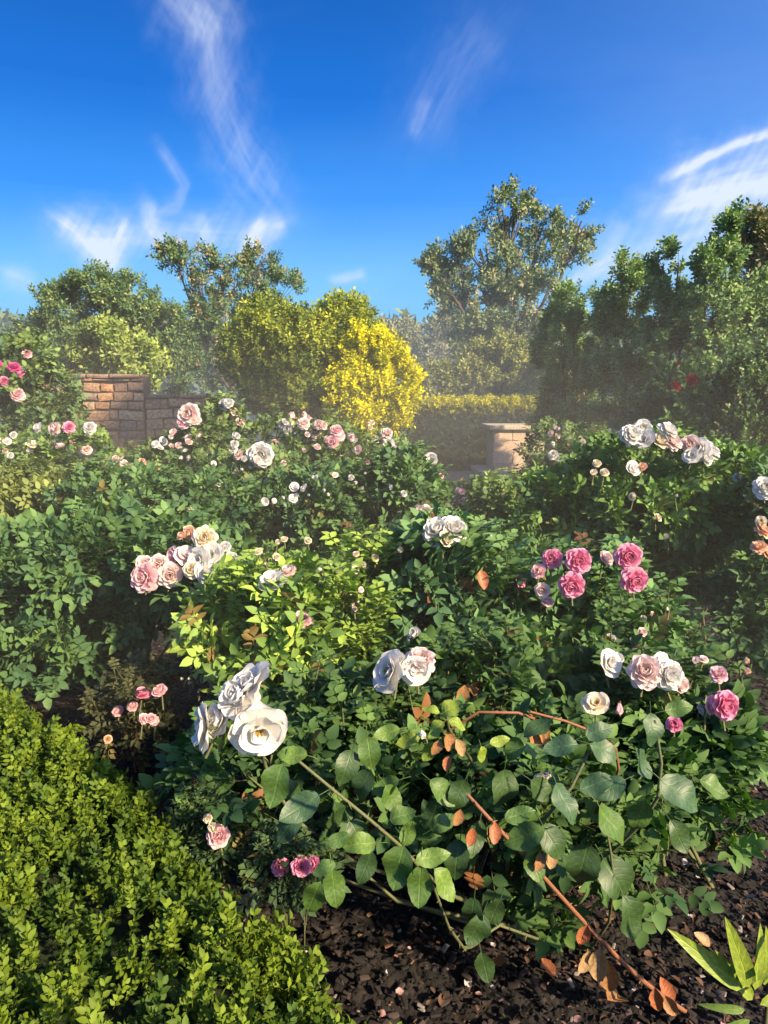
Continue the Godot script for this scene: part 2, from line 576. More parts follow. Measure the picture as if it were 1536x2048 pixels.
func courses(t: Node3D, x0: float, x1: float, y0: float, y1: float, depth: float, hmin: float, hmax: float, wmin: float, wmax: float, called := "stone") -> void:
	var y := y0
	while y < y1 - 0.02:
		var h := minf(R(hmin, hmax), y1 - y)
		if y1 - y - h < hmin * 0.6: h = y1 - y
		var x := x0
		while x < x1 - 0.01:
			var w := minf(R(wmin, wmax), x1 - x)
			if x1 - x - w < wmin * 0.6: w = x1 - x
			var d := depth + R(0.0, 0.03)
			part(called, X.stones[rng.randi() % 6], M.stones[rng.randi() % 6], t, Transform3D(Basis(Vector3.BACK, R(-0.05, 0.05)) * Basis.from_scale(Vector3(w - R(0.008, 0.035), h - R(0.008, 0.04), d)), Vector3(x + w / 2, y + h / 2 + R(-0.012, 0.012), 0)))
			x += w
		y += h

func sky_image() -> Image:
	var W := 2048
	var HH := 1024
	var im := Image.create(W, HH, false, Image.FORMAT_RGBF)
	var n := FastNoiseLite.new()
	n.seed = 5; n.frequency = 1.0; n.fractal_octaves = 5; n.fractal_gain = 0.55
	var ground := Color(0.09, 0.10, 0.07)
	# wisps of cirrus: points as azimuth and elevation in degrees, width in degrees, strength, grain
	var wisps := [
		[[Vector2(-13.684, 26.817), Vector2(-12.147, 23.868), Vector2(-11.925, 20.85), Vector2(-10.654, 17.694), Vector2(-8.973, 14.971), Vector2(-7.051, 12.758)], 2.1, 0.17],
		[[Vector2(-15.026, 26.183), Vector2(-12.8, 24.345), Vector2(-12.53, 22.758)], 2.1, 0.18],
		[[Vector2(-7.051, 12.758), Vector2(-8.689, 12.047), Vector2(-10.522, 10.479)], 1.1, 0.34],
		[[Vector2(-22.259, 11.612), Vector2(-21.043, 10.758), Vector2(-19.964, 9.866)], 1.2, 0.5],
		[[Vector2(-18.721, 11.716), Vector2(-19.274, 10.556), Vector2(-19.818, 9.549)], 1.0, 0.5],
		[[Vector2(-22.925, 10.934), Vector2(-18.423, 11.093), Vector2(-13.308, 11.536), Vector2(-8.697, 11.713)], 1.9, 0.22],
		[[Vector2(-16.667, 12.968), Vector2(-16.712, 12.005), Vector2(-15.766, 10.427)], 0.7, 0.25],
		[[Vector2(-15.959, 17.333), Vector2(-15.019, 15.893), Vector2(-14.219, 14.704), Vector2(-14.786, 13.404), Vector2(-16.697, 12.328)], 0.5, 0.13],
		[[Vector2(-13.097, 12.529), Vector2(-12.795, 11.229), Vector2(-13.357, 10.205)], 0.7, 0.25],
		[[Vector2(-9.04, 12.368), Vector2(-9.792, 11.008), Vector2(-10.537, 9.971)], 0.6, 0.4],
		[[Vector2(19.505, 14.682), Vector2(21.825, 15.601), Vector2(24.213, 16.349), Vector2(28.185, 17.066)], 0.35, 0.6],
		[[Vector2(19.722, 13.682), Vector2(23.144, 14.278), Vector2(28.878, 15.314)], 2.3, 0.36],
		[[Vector2(18.482, 12.527), Vector2(22.582, 13.43), Vector2(28.992, 13.893)], 1.3, 0.34],
		[[Vector2(14.941, 8.794), Vector2(19.587, 10.213), Vector2(28.023, 11.98)], 3.2, 0.30],
		[[Vector2(2.945, 19.926), Vector2(2.237, 18.583)], 0.7, 0.14],
		[[Vector2(8.151, 24.669), Vector2(4.706, 21.778), Vector2(1.882, 17.667)], 2.6, 0.06],
		[[Vector2(-3.635, 8.73), Vector2(-1.78, 9.162)], 0.5, 0.3],
		[[Vector2(-25.849, 8.2), Vector2(-25.114, 7.931)], 1.0, 0.25],
		[[Vector2(13.91, 8.494), Vector2(16.614, 9.723)], 0.8, 0.35],
		[[Vector2(-60, 18), Vector2(-48, 26), Vector2(-40, 40)], 3.0, 0.25],
		[[Vector2(60, 15), Vector2(90, 24), Vector2(130, 22)], 4.0, 0.3],
		[[Vector2(-150, 12), Vector2(-110, 20), Vector2(-85, 16)], 3.0, 0.28],
		[[Vector2(150, 40), Vector2(185, 50), Vector2(230, 45)], 5.0, 0.25],
	]
	for wp in wisps:
		var lo := Vector2(1e9, 1e9)
		var hi := -lo
		for p in wp[0]:
			lo = lo.min(p); hi = hi.max(p)
		wp.append(lo - Vector2.ONE * wp[1] * 2.6); wp.append(hi + Vector2.ONE * wp[1] * 2.6)
	for py in HH:
		var el := 90.0 - (py + 0.5) / HH * 180.0
		if el < -0.6:
			im.fill_rect(Rect2i(0, py, W, 1), ground)
			continue
		for px in W:
			var az := (px + 0.5) / W * 360.0
			if az > 180.0: az -= 360.0
			im.set_pixel(px, py, sky_at(az, maxf(el, 0.0), wisps, n))
	# the streaks need finer pixels than the plain sky
	im.resize(4096, 2048, Image.INTERPOLATE_BILINEAR)
	for py in range(680, 1024):
		var el := 90.0 - (py + 0.5) / 2048.0 * 180.0
		for k in range(-480, 481):
			var az := (k + 0.5) / 4096.0 * 360.0
			im.set_pixel(posmod(k, 4096), py, sky_at(az, maxf(el, 0.0), wisps, n))
	return im

func sky_at(az: float, el: float, wisps: Array, n: FastNoiseLite) -> Color:
	# how near the sun's side, which lies to the right
	var side := 0.5 + 0.5 * cos(deg_to_rad(az - 95.0))
	var heights := [0.0, 7.5, 14.0, 20.4, 27.0, 90.0]
	var tones := [Color(0.20, 0.62, 1.05), Color(0.18, 0.60, 1.04), Color(0.055, 0.33, 0.97), Color(0.018, 0.185, 0.71), Color(0.012, 0.130, 0.53), Color(0.015, 0.115, 0.44)]
	var c: Color = tones[5]
	for i in 5:
		if el >= heights[i] and el <= heights[i + 1]: c = tones[i].lerp(tones[i + 1], smoothstep(-0.15, 1.15, (el - heights[i]) / (heights[i + 1] - heights[i])))
	var pale := smoothstep(0.42, 1.0, side)
	c = c.lerp(Color(0.30, 0.56, 1.08), 0.6 * pale)
	var dir := Vector3(sin(deg_to_rad(az)) * cos(deg_to_rad(el)), sin(deg_to_rad(el)), -cos(deg_to_rad(az)) * cos(deg_to_rad(el)))
	var near := dir.angle_to(Vector3(0.64, 0.48, 0.60)) / 0.55
	var glow := 1.5 * exp(-near * near)
	c = Color(c.r + glow, c.g + glow * 0.92, c.b + glow * 0.8)
	var cl := 0.0
	for wp in wisps:
		var azz := az if az > wp[3].x or az + 360.0 > wp[4].x else az + 360.0
		if azz < wp[3].x or azz > wp[4].x or el < wp[3].y or el > wp[4].y: continue
		var best := 1e9
		var off := 0.0
		var along := 0.0
		var q := Vector2(azz, el)
		var run := 0.0
		var pts: Array = wp[0]
		for i in pts.size() - 1:
			var a: Vector2 = pts[i]
			var b: Vector2 = pts[i + 1]
			var k := clampf((q - a).dot(b - a) / (b - a).length_squared(), 0, 1)
			var d := q.distance_to(a.lerp(b, k))
			if d < best:
				best = d
				off = (q - a).cross(b - a) / a.distance_to(b)
				along = run + k * a.distance_to(b)
			run += a.distance_to(b)
		var fe := n.get_noise_3d(az * 0.35, el * 0.35, 3.0)
		var wd: float = wp[1] * (1.0 + 0.5 * fe)
		var fade := smoothstep(0.0, 0.18, along / run) * smoothstep(1.0, 0.75, along / run) if run > 4.0 else 0.8
		var e := exp(-pow(best / wd, 2.0) * 1.6) * (0.3 + 0.9 * fade)
		var fib := 0.75 + 0.6 * n.get_noise_3d(along * 0.10 + off * 0.25, off * 0.85 / sqrt(wd), 9.0 + wp[1]) + 0.45 * n.get_noise_3d(along * 0.35, off * 2.6 / sqrt(wd), 31.0)
		var wind := n.get_noise_3d(q.dot(Vector2(0.5, 0.86)) * 0.10, q.dot(Vector2(0.86, -0.5)) * 1.5, 50.0)
		fib += 0.4 * wind
		cl += 1.35 * wp[2] * e * maxf(fib, 0.0)
	var veil := n.get_noise_3d(az * 0.03, el * 0.07, 20.0) * 0.10 * smoothstep(2.0, 20.0, el)
	cl = clampf(cl + maxf(veil, 0.0) * (0.4 + pale), 0, 0.9)
	c = c.lerp(Color(0.80, 0.88, 1.05), cl)
	return c

func materials() -> void:
	M.leaf = mat(Color.WHITE, 0.65, true)
	M.leaf.metallic_specular = 0.4
	M.leaf.backlight_enabled = true
	M.leaf.backlight = Color(0.56, 0.66, 0.25)
	M.petal = mat(Color.WHITE, 0.6, true)
	M.petal.backlight_enabled = true
	M.petal.backlight = Color(0.8, 0.8, 0.8)
	M.stem = rough_mat([[0.3, Color(0.07, 0.085, 0.03)], [0.7, Color(0.16, 0.16, 0.07)]], 0.05, 12.0, 0.0, 0.7, 3)
	M.red_stem = rough_mat([[0.3, Color(0.16, 0.06, 0.03)], [0.7, Color(0.30, 0.13, 0.06)]], 0.05, 12.0, 0.0, 0.7, 4)
	M.bark = rough_mat([[0.3, Color(0.07, 0.055, 0.04)], [0.7, Color(0.17, 0.14, 0.11)]], 0.03, 4.0, 1.0, 0.95, 5)
	M.hedge_core = rough_mat([[0.3, Color(0.02, 0.035, 0.006)], [0.7, Color(0.045, 0.075, 0.012)]], 0.05, 6.0, 2.0, 1.0, 6)
	M.soil = rough_mat([[0.25, Color(0.006, 0.005, 0.005)], [0.5, Color(0.013, 0.010, 0.009)], [0.75, Color(0.027, 0.021, 0.019)]], 0.02, 0.9, 3.0, 1.0, 7)
	M.chip = mat(Color.WHITE, 0.95, true)
	M.path = rough_mat([[0.25, Color(0.13, 0.12, 0.11)], [0.5, Color(0.22, 0.20, 0.18)], [0.75, Color(0.32, 0.29, 0.26)]], 0.08, 1.5, 1.0, 0.95, 8)
	M.grass_base = rough_mat([[0.3, Color(0.03, 0.05, 0.015)], [0.7, Color(0.07, 0.10, 0.03)]], 0.05, 1.5, 1.0, 1.0, 9)
	M.mortar = rough_mat([[0.3, Color(0.12, 0.10, 0.08)], [0.7, Color(0.20, 0.17, 0.14)]], 0.05, 3.0, 1.0, 1.0, 10)
	# foreground leaves: veins drawn from the leaf's own coordinates
	var alb := Image.create(96, 192, false, Image.FORMAT_RGB8)
	var hgt := Image.create(96, 192, false, Image.FORMAT_RGB8)
	var nz := FastNoiseLite.new()
	nz.frequency = 0.04
	for y in 192:
		for x in 96:
			var u := absf(x / 95.0 - 0.5) * 2.0
			var v := y / 191.0
			var vein := fposmod((v - u * (0.34 - 0.1 * v)) * 6.0 + 0.5 * nz.get_noise_2d(x * 0.4, y * 0.4), 1.0)
			var dv := minf(vein, 1.0 - vein)
			var k := maxf(exp(-pow(u / 0.05, 2.0)), 0.6 * exp(-pow(dv / 0.09, 2.0)) * (1.0 - 0.4 * u))
			var q := 0.5 + 0.5 * nz.get_noise_2d(x, y)
			var g := 0.78 + 0.15 * k + 0.30 * (q - 0.5)
			alb.set_pixel(x, y, Color(g + 0.05 * k, g, g))
			var hh := 0.75 - 0.55 * k + 0.1 * q
			hgt.set_pixel(x, y, Color(hh, hh, hh))
	var ta := ImageTexture.create_from_image(alb)
	var th := ImageTexture.create_from_image(hgt)
	M.tones = {}
	for e in [["bright", 0.12, 0.205, 0.035], ["mid", 0.075, 0.145, 0.03], ["dark", 0.040, 0.085, 0.025], ["blue", 0.048, 0.105, 0.050], ["lime", 0.20, 0.28, 0.035], ["dead", 0.30, 0.15, 0.06], ["rust", 0.36, 0.12, 0.05], ["tan", 0.34, 0.22, 0.11]]:
		var m := mat(Color(e[1] * 1.6, e[2] * 1.6, e[3] * 1.5), 0.5)
		m.albedo_texture = ta
		m.heightmap_enabled = true
		m.heightmap_texture = th
		m.heightmap_scale = 0.1
		m.backlight_enabled = true
		m.backlight = Color(0.25, 0.4, 0.12)
		M.tones[e[0]] = m

func shapes() -> void:
	X.spray = compound(2, 0.42, 0.27, 3, 0.26, 0.0)
	X.spray_fine = compound(3, 0.34, 0.22, 2, 0.2, 0.0)
	X.spray_near = compound(2, 0.42, 0.27, 6, 0.26, 0.12)
	X.twig = twig(12, 0.34, 0.17, 0.8, 0.3)
	X.twig_big = twig(9, 0.5, 0.25, 0.75, 0.4)
	X.twig_round = twig(14, 0.22, 0.15, 0.8, 0.5)
	X.twig_fine = twig(18, 0.42, 0.06, 0.5, 0.7)
	X.twig_spike = twig(16, 0.3, 0.1, 0.6, 0.9)
	X.box_twig = twig(14, 0.27, 0.17, 0.75, 0.7, 3, 0.9)
	X.leaves = []
	for i in 9:
		var b := MB.new()
		b.tube([Vector3(0, -0.06, -0.34), Vector3(0, -0.01, -0.12), Vector3(0, 0, 0.06)], 0.014, 0.012, 4)
		b.leaf(Transform3D(), 1.0, R(0.50, 0.70), 13, R(0.05, 0.4), R(-0.05, 0.4), 0.06, Color.WHITE, R(0.80, 0.95))
		for k in b.v.size(): b.v[k].y += 0.035 * sin(7.0 * b.v[k].z + i) * (1.0 + 6.0 * absf(b.v[k].x))
		X.leaves.append(b.mesh())
	X.curled = []
	for i in 3:
		var b := MB.new()
		b.leaf(Transform3D(), 1.0, R(0.45, 0.6), 8, R(0.6, 0.9), R(-0.3, 0.5), 0.10, Color.WHITE, 0.8)
		for k in b.v.size(): b.v[k] += rv() * 0.02
		X.curled.append(b.mesh())
	var s := MB.new()
	for i in 18:
		var a := TAU * i / 18.0
		var d := Vector3(cos(a) * R(0.3, 0.9), 1.2, sin(a) * R(0.3, 0.9)).normalized() * R(0.12, 0.2)
		s.tube([Vector3(0, 0.01, 0), d], 0.007, 0.014, 3, Color(0.65, 0.42, 0.08))
	X.stamens = s.mesh()
	var c := MB.new()
	c.tube([Vector3(0, -0.12, 0), Vector3(0, -0.08, 0), Vector3(0, -0.02, 0), Vector3(0, 0.02, 0)], 0.05, 0.09, 8)
	for i in 5:
		c.leaf(Transform3D(Basis(Vector3.UP, TAU * i / 5.0), Vector3.ZERO) * Transform3D(Basis(Vector3.RIGHT, 0.4), Vector3(0, 0, 0.05)), 0.3, 0.09, 3, 0.2, 0.4)
	X.calyx = c.mesh()

func leaflet(parent: Node3D, at: Vector3, deg: float, length: float, tone: String, called := "leaf") -> void:
	# a single large leaf: it points deg round the line of sight, its face turned up and to the front
	var a := deg_to_rad(deg)
	var dir := Vector3(cos(a), sin(a), R(-0.15, 0.35))
	var nrm := Vector3(R(-0.35, 0.35), 0.75, 0.75 + R(-0.3, 0.2))
	part(called, X.leaves[rng.randi() % 9], M.tones[tone], parent, facing(dir, nrm, at - parent.position, length))

func cane(parent: Node3D, pts: Array, r0: float, r1: float, mt: Material, called := "cane") -> void:
	var c := Curve3D.new()
	for i in pts.size():
		var a: Vector3 = pts[maxi(i - 1, 0)]
		var b: Vector3 = pts[mini(i + 1, pts.size() - 1)]
		c.add_point(pts[i] - parent.position, (a - b) / 6.0, (b - a) / 6.0)
	var q := []
	for i in 13: q.append(c.sample_baked(c.get_baked_length() * i / 12.0))
	var mb := MB.new()
	mb.tube(q, r0, r1, 7)
	# nodes and thorns
	for i in int(c.get_baked_length() / 0.045):
		var f := c.sample_baked(0.045 * (i + R(0.1, 0.9)))
		var o := Vector3(R(), R(-0.6, 0.8), R()).normalized()
		mb.tube([f, f + o * r0 * 0.9, f + o * r0 * 2.2 - Vector3(0, r0 * 0.5, 0)], r0 * 0.55, 0.0002, 4)
	part(called, mb.mesh(), mt, parent)

func _ready() -> void:
	rng.seed = 20240611
	clump.seed = 11
	clump.frequency = 1.0
	clump.fractal_octaves = 2
	# camera
	var cam := Camera3D.new()
	cam.name = "camera"
	cam.fov = 69.0
	cam.near = 0.05
	cam.far = 800.0
	cam.position = Vector3(0, 1.45, 0)
	cam.rotation_degrees.x = -8.55
	add_child(cam)
	cam.current = true
	# sky
	var pano := PanoramaSkyMaterial.new()
	pano.panorama = ImageTexture.create_from_image(sky_image())
	pano.energy_multiplier = 0.5
	var sky := Sky.new()
	sky.sky_material = pano
	var env := Environment.new()
	env.background_mode = Environment.BG_SKY
	env.sky = sky
	env.tonemap_mode = Environment.TONE_MAPPER_LINEAR
	env.tonemap_exposure = 2.1
	env.sdfgi_enabled = true
	env.ssao_enabled = true
	env.ssil_enabled = true
	env.volumetric_fog_enabled = true
	env.volumetric_fog_density = 0.0
	var we := WorldEnvironment.new()
	we.name = "environment"
	we.environment = env
	add_child(we)
	# sun: low, to the right and a little behind
	var sun := DirectionalLight3D.new()
	sun.name = "sun"
	sun.light_energy = 1.6
	sun.light_color = Color(1.0, 0.90, 0.74)
	sun.light_angular_distance = 2.0
	sun.shadow_enabled = true
	add_child(sun)
	sun.look_at_from_position(Vector3.ZERO, -Vector3(0.64, 0.48, 0.60), Vector3.UP)

	materials()
	shapes()
	stone_meshes()
	more_materials()
	setting()
	trees()
	hedges()
	far_roses()
	near_roses()
	front_bush()
	small_plants()
	mist()

func mist() -> void:
	# thin air over the roses, and a thicker bank among the trees behind them; both thin out upwards
	bank("thin pale mist hanging over the roses in the middle of the garden", Vector3(0, 0.9, -8.6), 60.0, 14.6, 9, 0.9, 4.2, 0.0016, Color(1.0, 0.97, 0.92))
	bank("bluish mist hanging among the trees behind the wall and the hedge", Vector3(0, 0.9, -20.8), 80.0, 12.4, 8, 2.0, 12.5, 0.0046, Color(0.78, 0.91, 1.0))

func bank(label: String, at: Vector3, wide: float, deep: float, n: int, low: float, high: float, thick: float, col: Color) -> void:
	var t := thing("mist", label, "mist", at)
	tag(t, "", "", "", "stuff")
	for k in n:
		var f := FogVolume.new()
		f.name = "layer"
		f.shape = RenderingServer.FOG_VOLUME_SHAPE_ELLIPSOID
		f.size = Vector3(wide - 2.5 * k, lerpf(low, high, k / (n - 1.0)), deep - 0.15 * k)
		var fm := FogMaterial.new()
		fm.albedo = col
		fm.density = thick
		f.material = fm
		t.add_child(f, true)

func setting() -> void:
	var g := MB.new()
	var N := 130
	for j in N + 1:
		for i in N + 1:
			var a := 2.0 * i / N - 1.0
			var b := 2.0 * j / N - 1.0
			var p := Vector3(signf(a) * pow(absf(a), 2.6) * 90.0, 0, signf(b) * pow(absf(b), 2.6) * 90.0 - 2.0)
			var near := clampf(1.0 - p.length() / 14.0, 0, 1)
			p.y = (clump.get_noise_2d(p.x * 2.5, p.z * 2.5) * 0.05 + clump.get_noise_2d(p.x * 9.0, p.z * 9.0) * 0.025) * near - 0.02
			g.vert(p)
	for j in N:
		for i in N:
			var a := j * (N + 1) + i
			g.quad(a, a + N + 1, a + N + 2, a + 1)
	tag(part("ground", g.mesh(), M.soil, self), "dark bare soil of the rose bed", "", "", "structure")
	# lawn and path by the pillar
	sheet("lawn", [Vector3(-2.5, 0, -15.6), Vector3(3.2, 0, -15.0), Vector3(3.2, 0, -18.0), Vector3(-2.5, 0, -18.0)], 0.012, M.grass_base, "strip of lawn before the clipped hedge")
	sheet("path", [Vector3(-1.5, 0, -10.2), Vector3(3.0, 0, -9.6), Vector3(5.0, 0, -15.0), Vector3(-1.5, 0, -15.45)], 0.010, M.path, "grey gravel path round the stone pillar")
	var xfs := []
	var cols := PackedColorArray()
	for i in 9000:
		var p := Vector3(R(-2.4, 3.0), 0.012, R(-15.5, -17.4))
		xfs.append(facing(Vector3(R(-0.4, 0.4), 1, R(-0.4, 0.4)), rv(), p, R(0.03, 0.06)))
		cols.append(Color(0.05, 0.09, 0.02).lerp(Color(0.12, 0.17, 0.04), rng.randf()))
	var bl := MB.new()
	bl.leaf(Transform3D(), 1.0, 0.14, 2, 0.3, 0.3)
	tag(many("grass", bl.mesh(), M.leaf, self, xfs, cols), "short grass of the lawn strip by the hedge", "grass", "", "stuff")
	# bark chips and fallen petals over the soil in front
	var chip := MB.new()
	chip.box(Transform3D(), Vector3(1, 0.28, 0.5), 0.12)
	for k in chip.v.size(): chip.v[k] += rv() * 0.09
	xfs = []
	cols = PackedColorArray()
	for i in 26000:
		var z := -0.95 - 4.2 * pow(rng.randf(), 1.4)
		var p := Vector3(R(-0.9, 0.95) * (-z) , 0.0, z)
		p.y = clump.get_noise_2d(p.x * 2.5, p.z * 2.5) * 0.04 + R(-0.015, 0.012)
		xfs.append(facing(Vector3(R(), R(-0.35, 0.35), R()), Vector3(R(-0.4, 0.4), 1, R(-0.4, 0.4)), p, 0.008 + 0.024 * pow(rng.randf(), 2.0)))
		var q := rng.randf()
		var c := Color(0.008, 0.007, 0.007).lerp(Color(0.055, 0.038, 0.036), q * q)
		if rng.randf() < 0.05: c = Color(0.16, 0.085, 0.05)
		if rng.randf() < 0.03: c = Color(0.22, 0.19, 0.18)
		cols.append(c)
	tag(many("bark_chips", chip.mesh(), M.chip, self, xfs, cols), "dark bark chips spread over the soil of the bed", "bark chips", "", "stuff")
	var pt := MB.new()
	pt.petal(Transform3D(Basis(Vector3.RIGHT, PI / 2), Vector3.ZERO), 1.0, 0.5, 0.3, 0.1, 0.1, 0.15, 1.0, Color.WHITE, Color.WHITE, 3)
	xfs = []
	cols = PackedColorArray()
	for i in 260:
		var z := -1.3 - 2.4 * rng.randf()
		var p := Vector3(R(-0.5, 0.75) * (-z), R(0.0, 0.02), z)
		xfs.append(facing(Vector3(R(), R(-0.4, 0.4), R()), Vector3(R(-0.6, 0.6), 1, R(-0.6, 0.6)), p, R(0.008, 0.022)))
		cols.append(Color(0.7, 0.62, 0.6) if rng.randf() < 0.6 else Color(0.62, 0.36, 0.36))
	tag(many("fallen_petals", pt.mesh(), M.petal, self, xfs, cols), "small pale rose petals fallen on the dark soil", "petals", "", "stuff")
	xfs = []
	cols = PackedColorArray()
	for i in 1700:
		var z := -1.2 - 3.4 * rng.randf()
		var p := Vector3((R(0.05, 0.62) if rng.randf() < 0.75 else R(-0.45, 0.62)) * (-z), R(0.0, 0.015), z)
		xfs.append(facing(Vector3(R(), R(-0.3, 0.3), R()), Vector3(R(-0.6, 0.6), 1, R(-0.6, 0.6)), p, R(0.008, 0.032)))
		cols.append(Color(0.03, 0.018, 0.014).lerp(Color(0.12, 0.062, 0.038), pow(rng.randf(), 1.5)))
	tag(many("leaf_litter", X.curled[1], M.chip, self, xfs, cols), "brown dry leaf litter scattered on the soil under the roses", "leaf litter", "", "stuff")
	# low weeds between the roses further back
	xfs = []
	cols = PackedColorArray()
	while xfs.size() < 9000:
		var z := -5.0 - 14.0 * rng.randf()
		var x := R(-0.75, 0.75) * (-z)
		if z < -9.3 and z > -15.6 and x > -1.2 and x < 4.2: continue
		if z < -13.0 and x < 0.0: continue
		xfs.append(facing(Vector3(R(), R(0.2, 0.9), R()), Vector3(R(-0.5, 0.5), 1, R(-0.5, 0.5)), Vector3(x, R(0, 0.12), z), R(0.12, 0.25)))
		cols.append(Color(0.03, 0.06, 0.02).lerp(Color(0.10, 0.14, 0.04), rng.randf()))
	tag(many("ground_cover", X.twig_round, M.leaf, self, xfs, cols), "low green weeds covering the ground between the roses", "ground cover", "", "stuff")
	# the stone wall
	var w := thing("stone_wall", "rough stone garden wall with a taller coped end at the left", "wall", Vector3(Vector3(-5.394, 1.832, -13) * Vector3(1, 0, 1)))
	var wx: float = w.position.x
	var e1: float = Vector3(-4.089, 1.832, -13).x - wx
	var e2: float = Vector3(-2.827, 1.535, -13).x - wx
	var h1: float = Vector3(-5.395, 1.815, -13).y
	var h2: float = Vector3(-4.036, 1.484, -13).y
	part("mortar", solid(Vector3((e1 - 0.6) / 2 + 0.01, h1 / 2, -0.03), Vector3(e1 + 0.58, h1, 0.38)), M.mortar, w)
	part("mortar", solid(Vector3((e1 + e2) / 2 + 0.02, h2 / 2, -0.03), Vector3(e2 - e1 - 0.03, h2, 0.34)), M.mortar, w)
	courses(w, -0.6, e1, 0.0, h1, 0.42, 0.10, 0.20, 0.14, 0.48)
	courses(w, e1 + 0.015, e2, 0.0, h2, 0.38, 0.10, 0.20, 0.14, 0.48)
	var x := -0.66
	while x < e1 - 0.1:
		var l := minf(R(0.35, 0.6), e1 + 0.05 - x)
		part("coping_stone", X.stones[rng.randi() % 6], M.stones[rng.randi() % 3], w, Transform3D(Basis.from_scale(Vector3(l - 0.01, 0.07, 0.52)), Vector3(x + l / 2, h1 + 0.035, 0)))
		x += l
	x = e1 + 0.06
	while x < e2 - 0.1:
		var l := minf(R(0.35, 0.6), e2 + 0.03 - x)
		part("coping_stone", X.stones[rng.randi() % 6], M.stones[rng.randi() % 3], w, Transform3D(Basis.from_scale(Vector3(l - 0.01, 0.06, 0.48)), Vector3(x + l / 2, h2 + 0.03, 0)))
		x += l
	# the pillar by the path
	var p := thing("stone_pillar", "square pale stone pillar with a flat cap beside the hedge", "pillar", Vector3(Vector3(2.616, 0, -15)))
	pier(p, 0.98, 0.0, 0.88, 4, M.pale, M.pale_cap, 0.09, 0.10)
	part("plinth", solid(Vector3(-0.05, 0.04, 0.1), Vector3(1.5, 0.12, 1.5)), M.pale_cap, p)

func sheet(called: String, pts: Array, y: float, mt: Material, label: String) -> void:
	var b := MB.new()
	var ids := []
	for p in pts: ids.append(b.vert(p + Vector3(0, y, 0)))
	b.quad(ids[0], ids[1], ids[2], ids[3])
	tag(part(called, b.mesh(), mt, self), label, "", "", "structure")

func solid(at: Vector3, s: Vector3) -> ArrayMesh:
	var b := MB.new()
	b.box(Transform3D(Basis(), at), s, 0.012)
	return b.mesh()

func pier(t: Node3D, w: float, y0: float, y1: float, rows: int, mats: Array, capm: Material, cap: float, over: float) -> void:
	part("core", solid(Vector3(0, (y0 + y1) / 2, 0), Vector3(w - 0.03, y1 - y0, w - 0.03)), capm, t)
	var h := (y1 - y0) / rows
	for r in rows:
		for side in 4:
			var turn := Basis(Vector3.UP, side * PI / 2)
			var x := -w / 2 + (0.0 if r % 2 == 0 else 0.08)
			var end := w / 2 - (0.08 if r % 2 == 0 else 0.0)
			while x < end - 0.01:
				var l := minf(w * R(0.28, 0.45), end - x)
				if end - x - l < w * 0.15: l = end - x
				part("block", X.stones[rng.randi() % 6], mats[rng.randi() % mats.size()], t, Transform3D(turn, Vector3.ZERO) * Transform3D(Basis.from_scale(Vector3(l - 0.006, h - 0.006, 0.1)), Vector3(x + l / 2, y0 + h * (r + 0.5), w / 2 - 0.045 + R(0, 0.006))))
				x += l
	part("cap", solid(Vector3(0, y1 + cap / 2, 0), Vector3(w + over * 2, cap, w + over * 2)), capm, t)

func more_materials() -> void:
	M.pale = []
	M.brick = []
	for k in 3:
		var s := 0.9 + 0.1 * k
		M.pale.append(rough_mat([[0.25, Color(0.42, 0.30, 0.21) * s], [0.5, Color(0.58, 0.43, 0.32) * s], [0.8, Color(0.66, 0.53, 0.42) * s]], 0.03, 2.0, 0.8, 0.9, 20 + k))
		M.brick.append(rough_mat([[0.25, Color(0.26, 0.10, 0.05) * s], [0.5, Color(0.38, 0.16, 0.09) * s], [0.8, Color(0.46, 0.26, 0.17) * s]], 0.03, 4.0, 0.8, 0.9, 30 + k))
	M.pale_cap = rough_mat([[0.25, Color(0.34, 0.28, 0.20)], [0.5, Color(0.48, 0.42, 0.31)], [0.8, Color(0.58, 0.53, 0.42)]], 0.03, 1.5, 0.5, 0.9, 40)

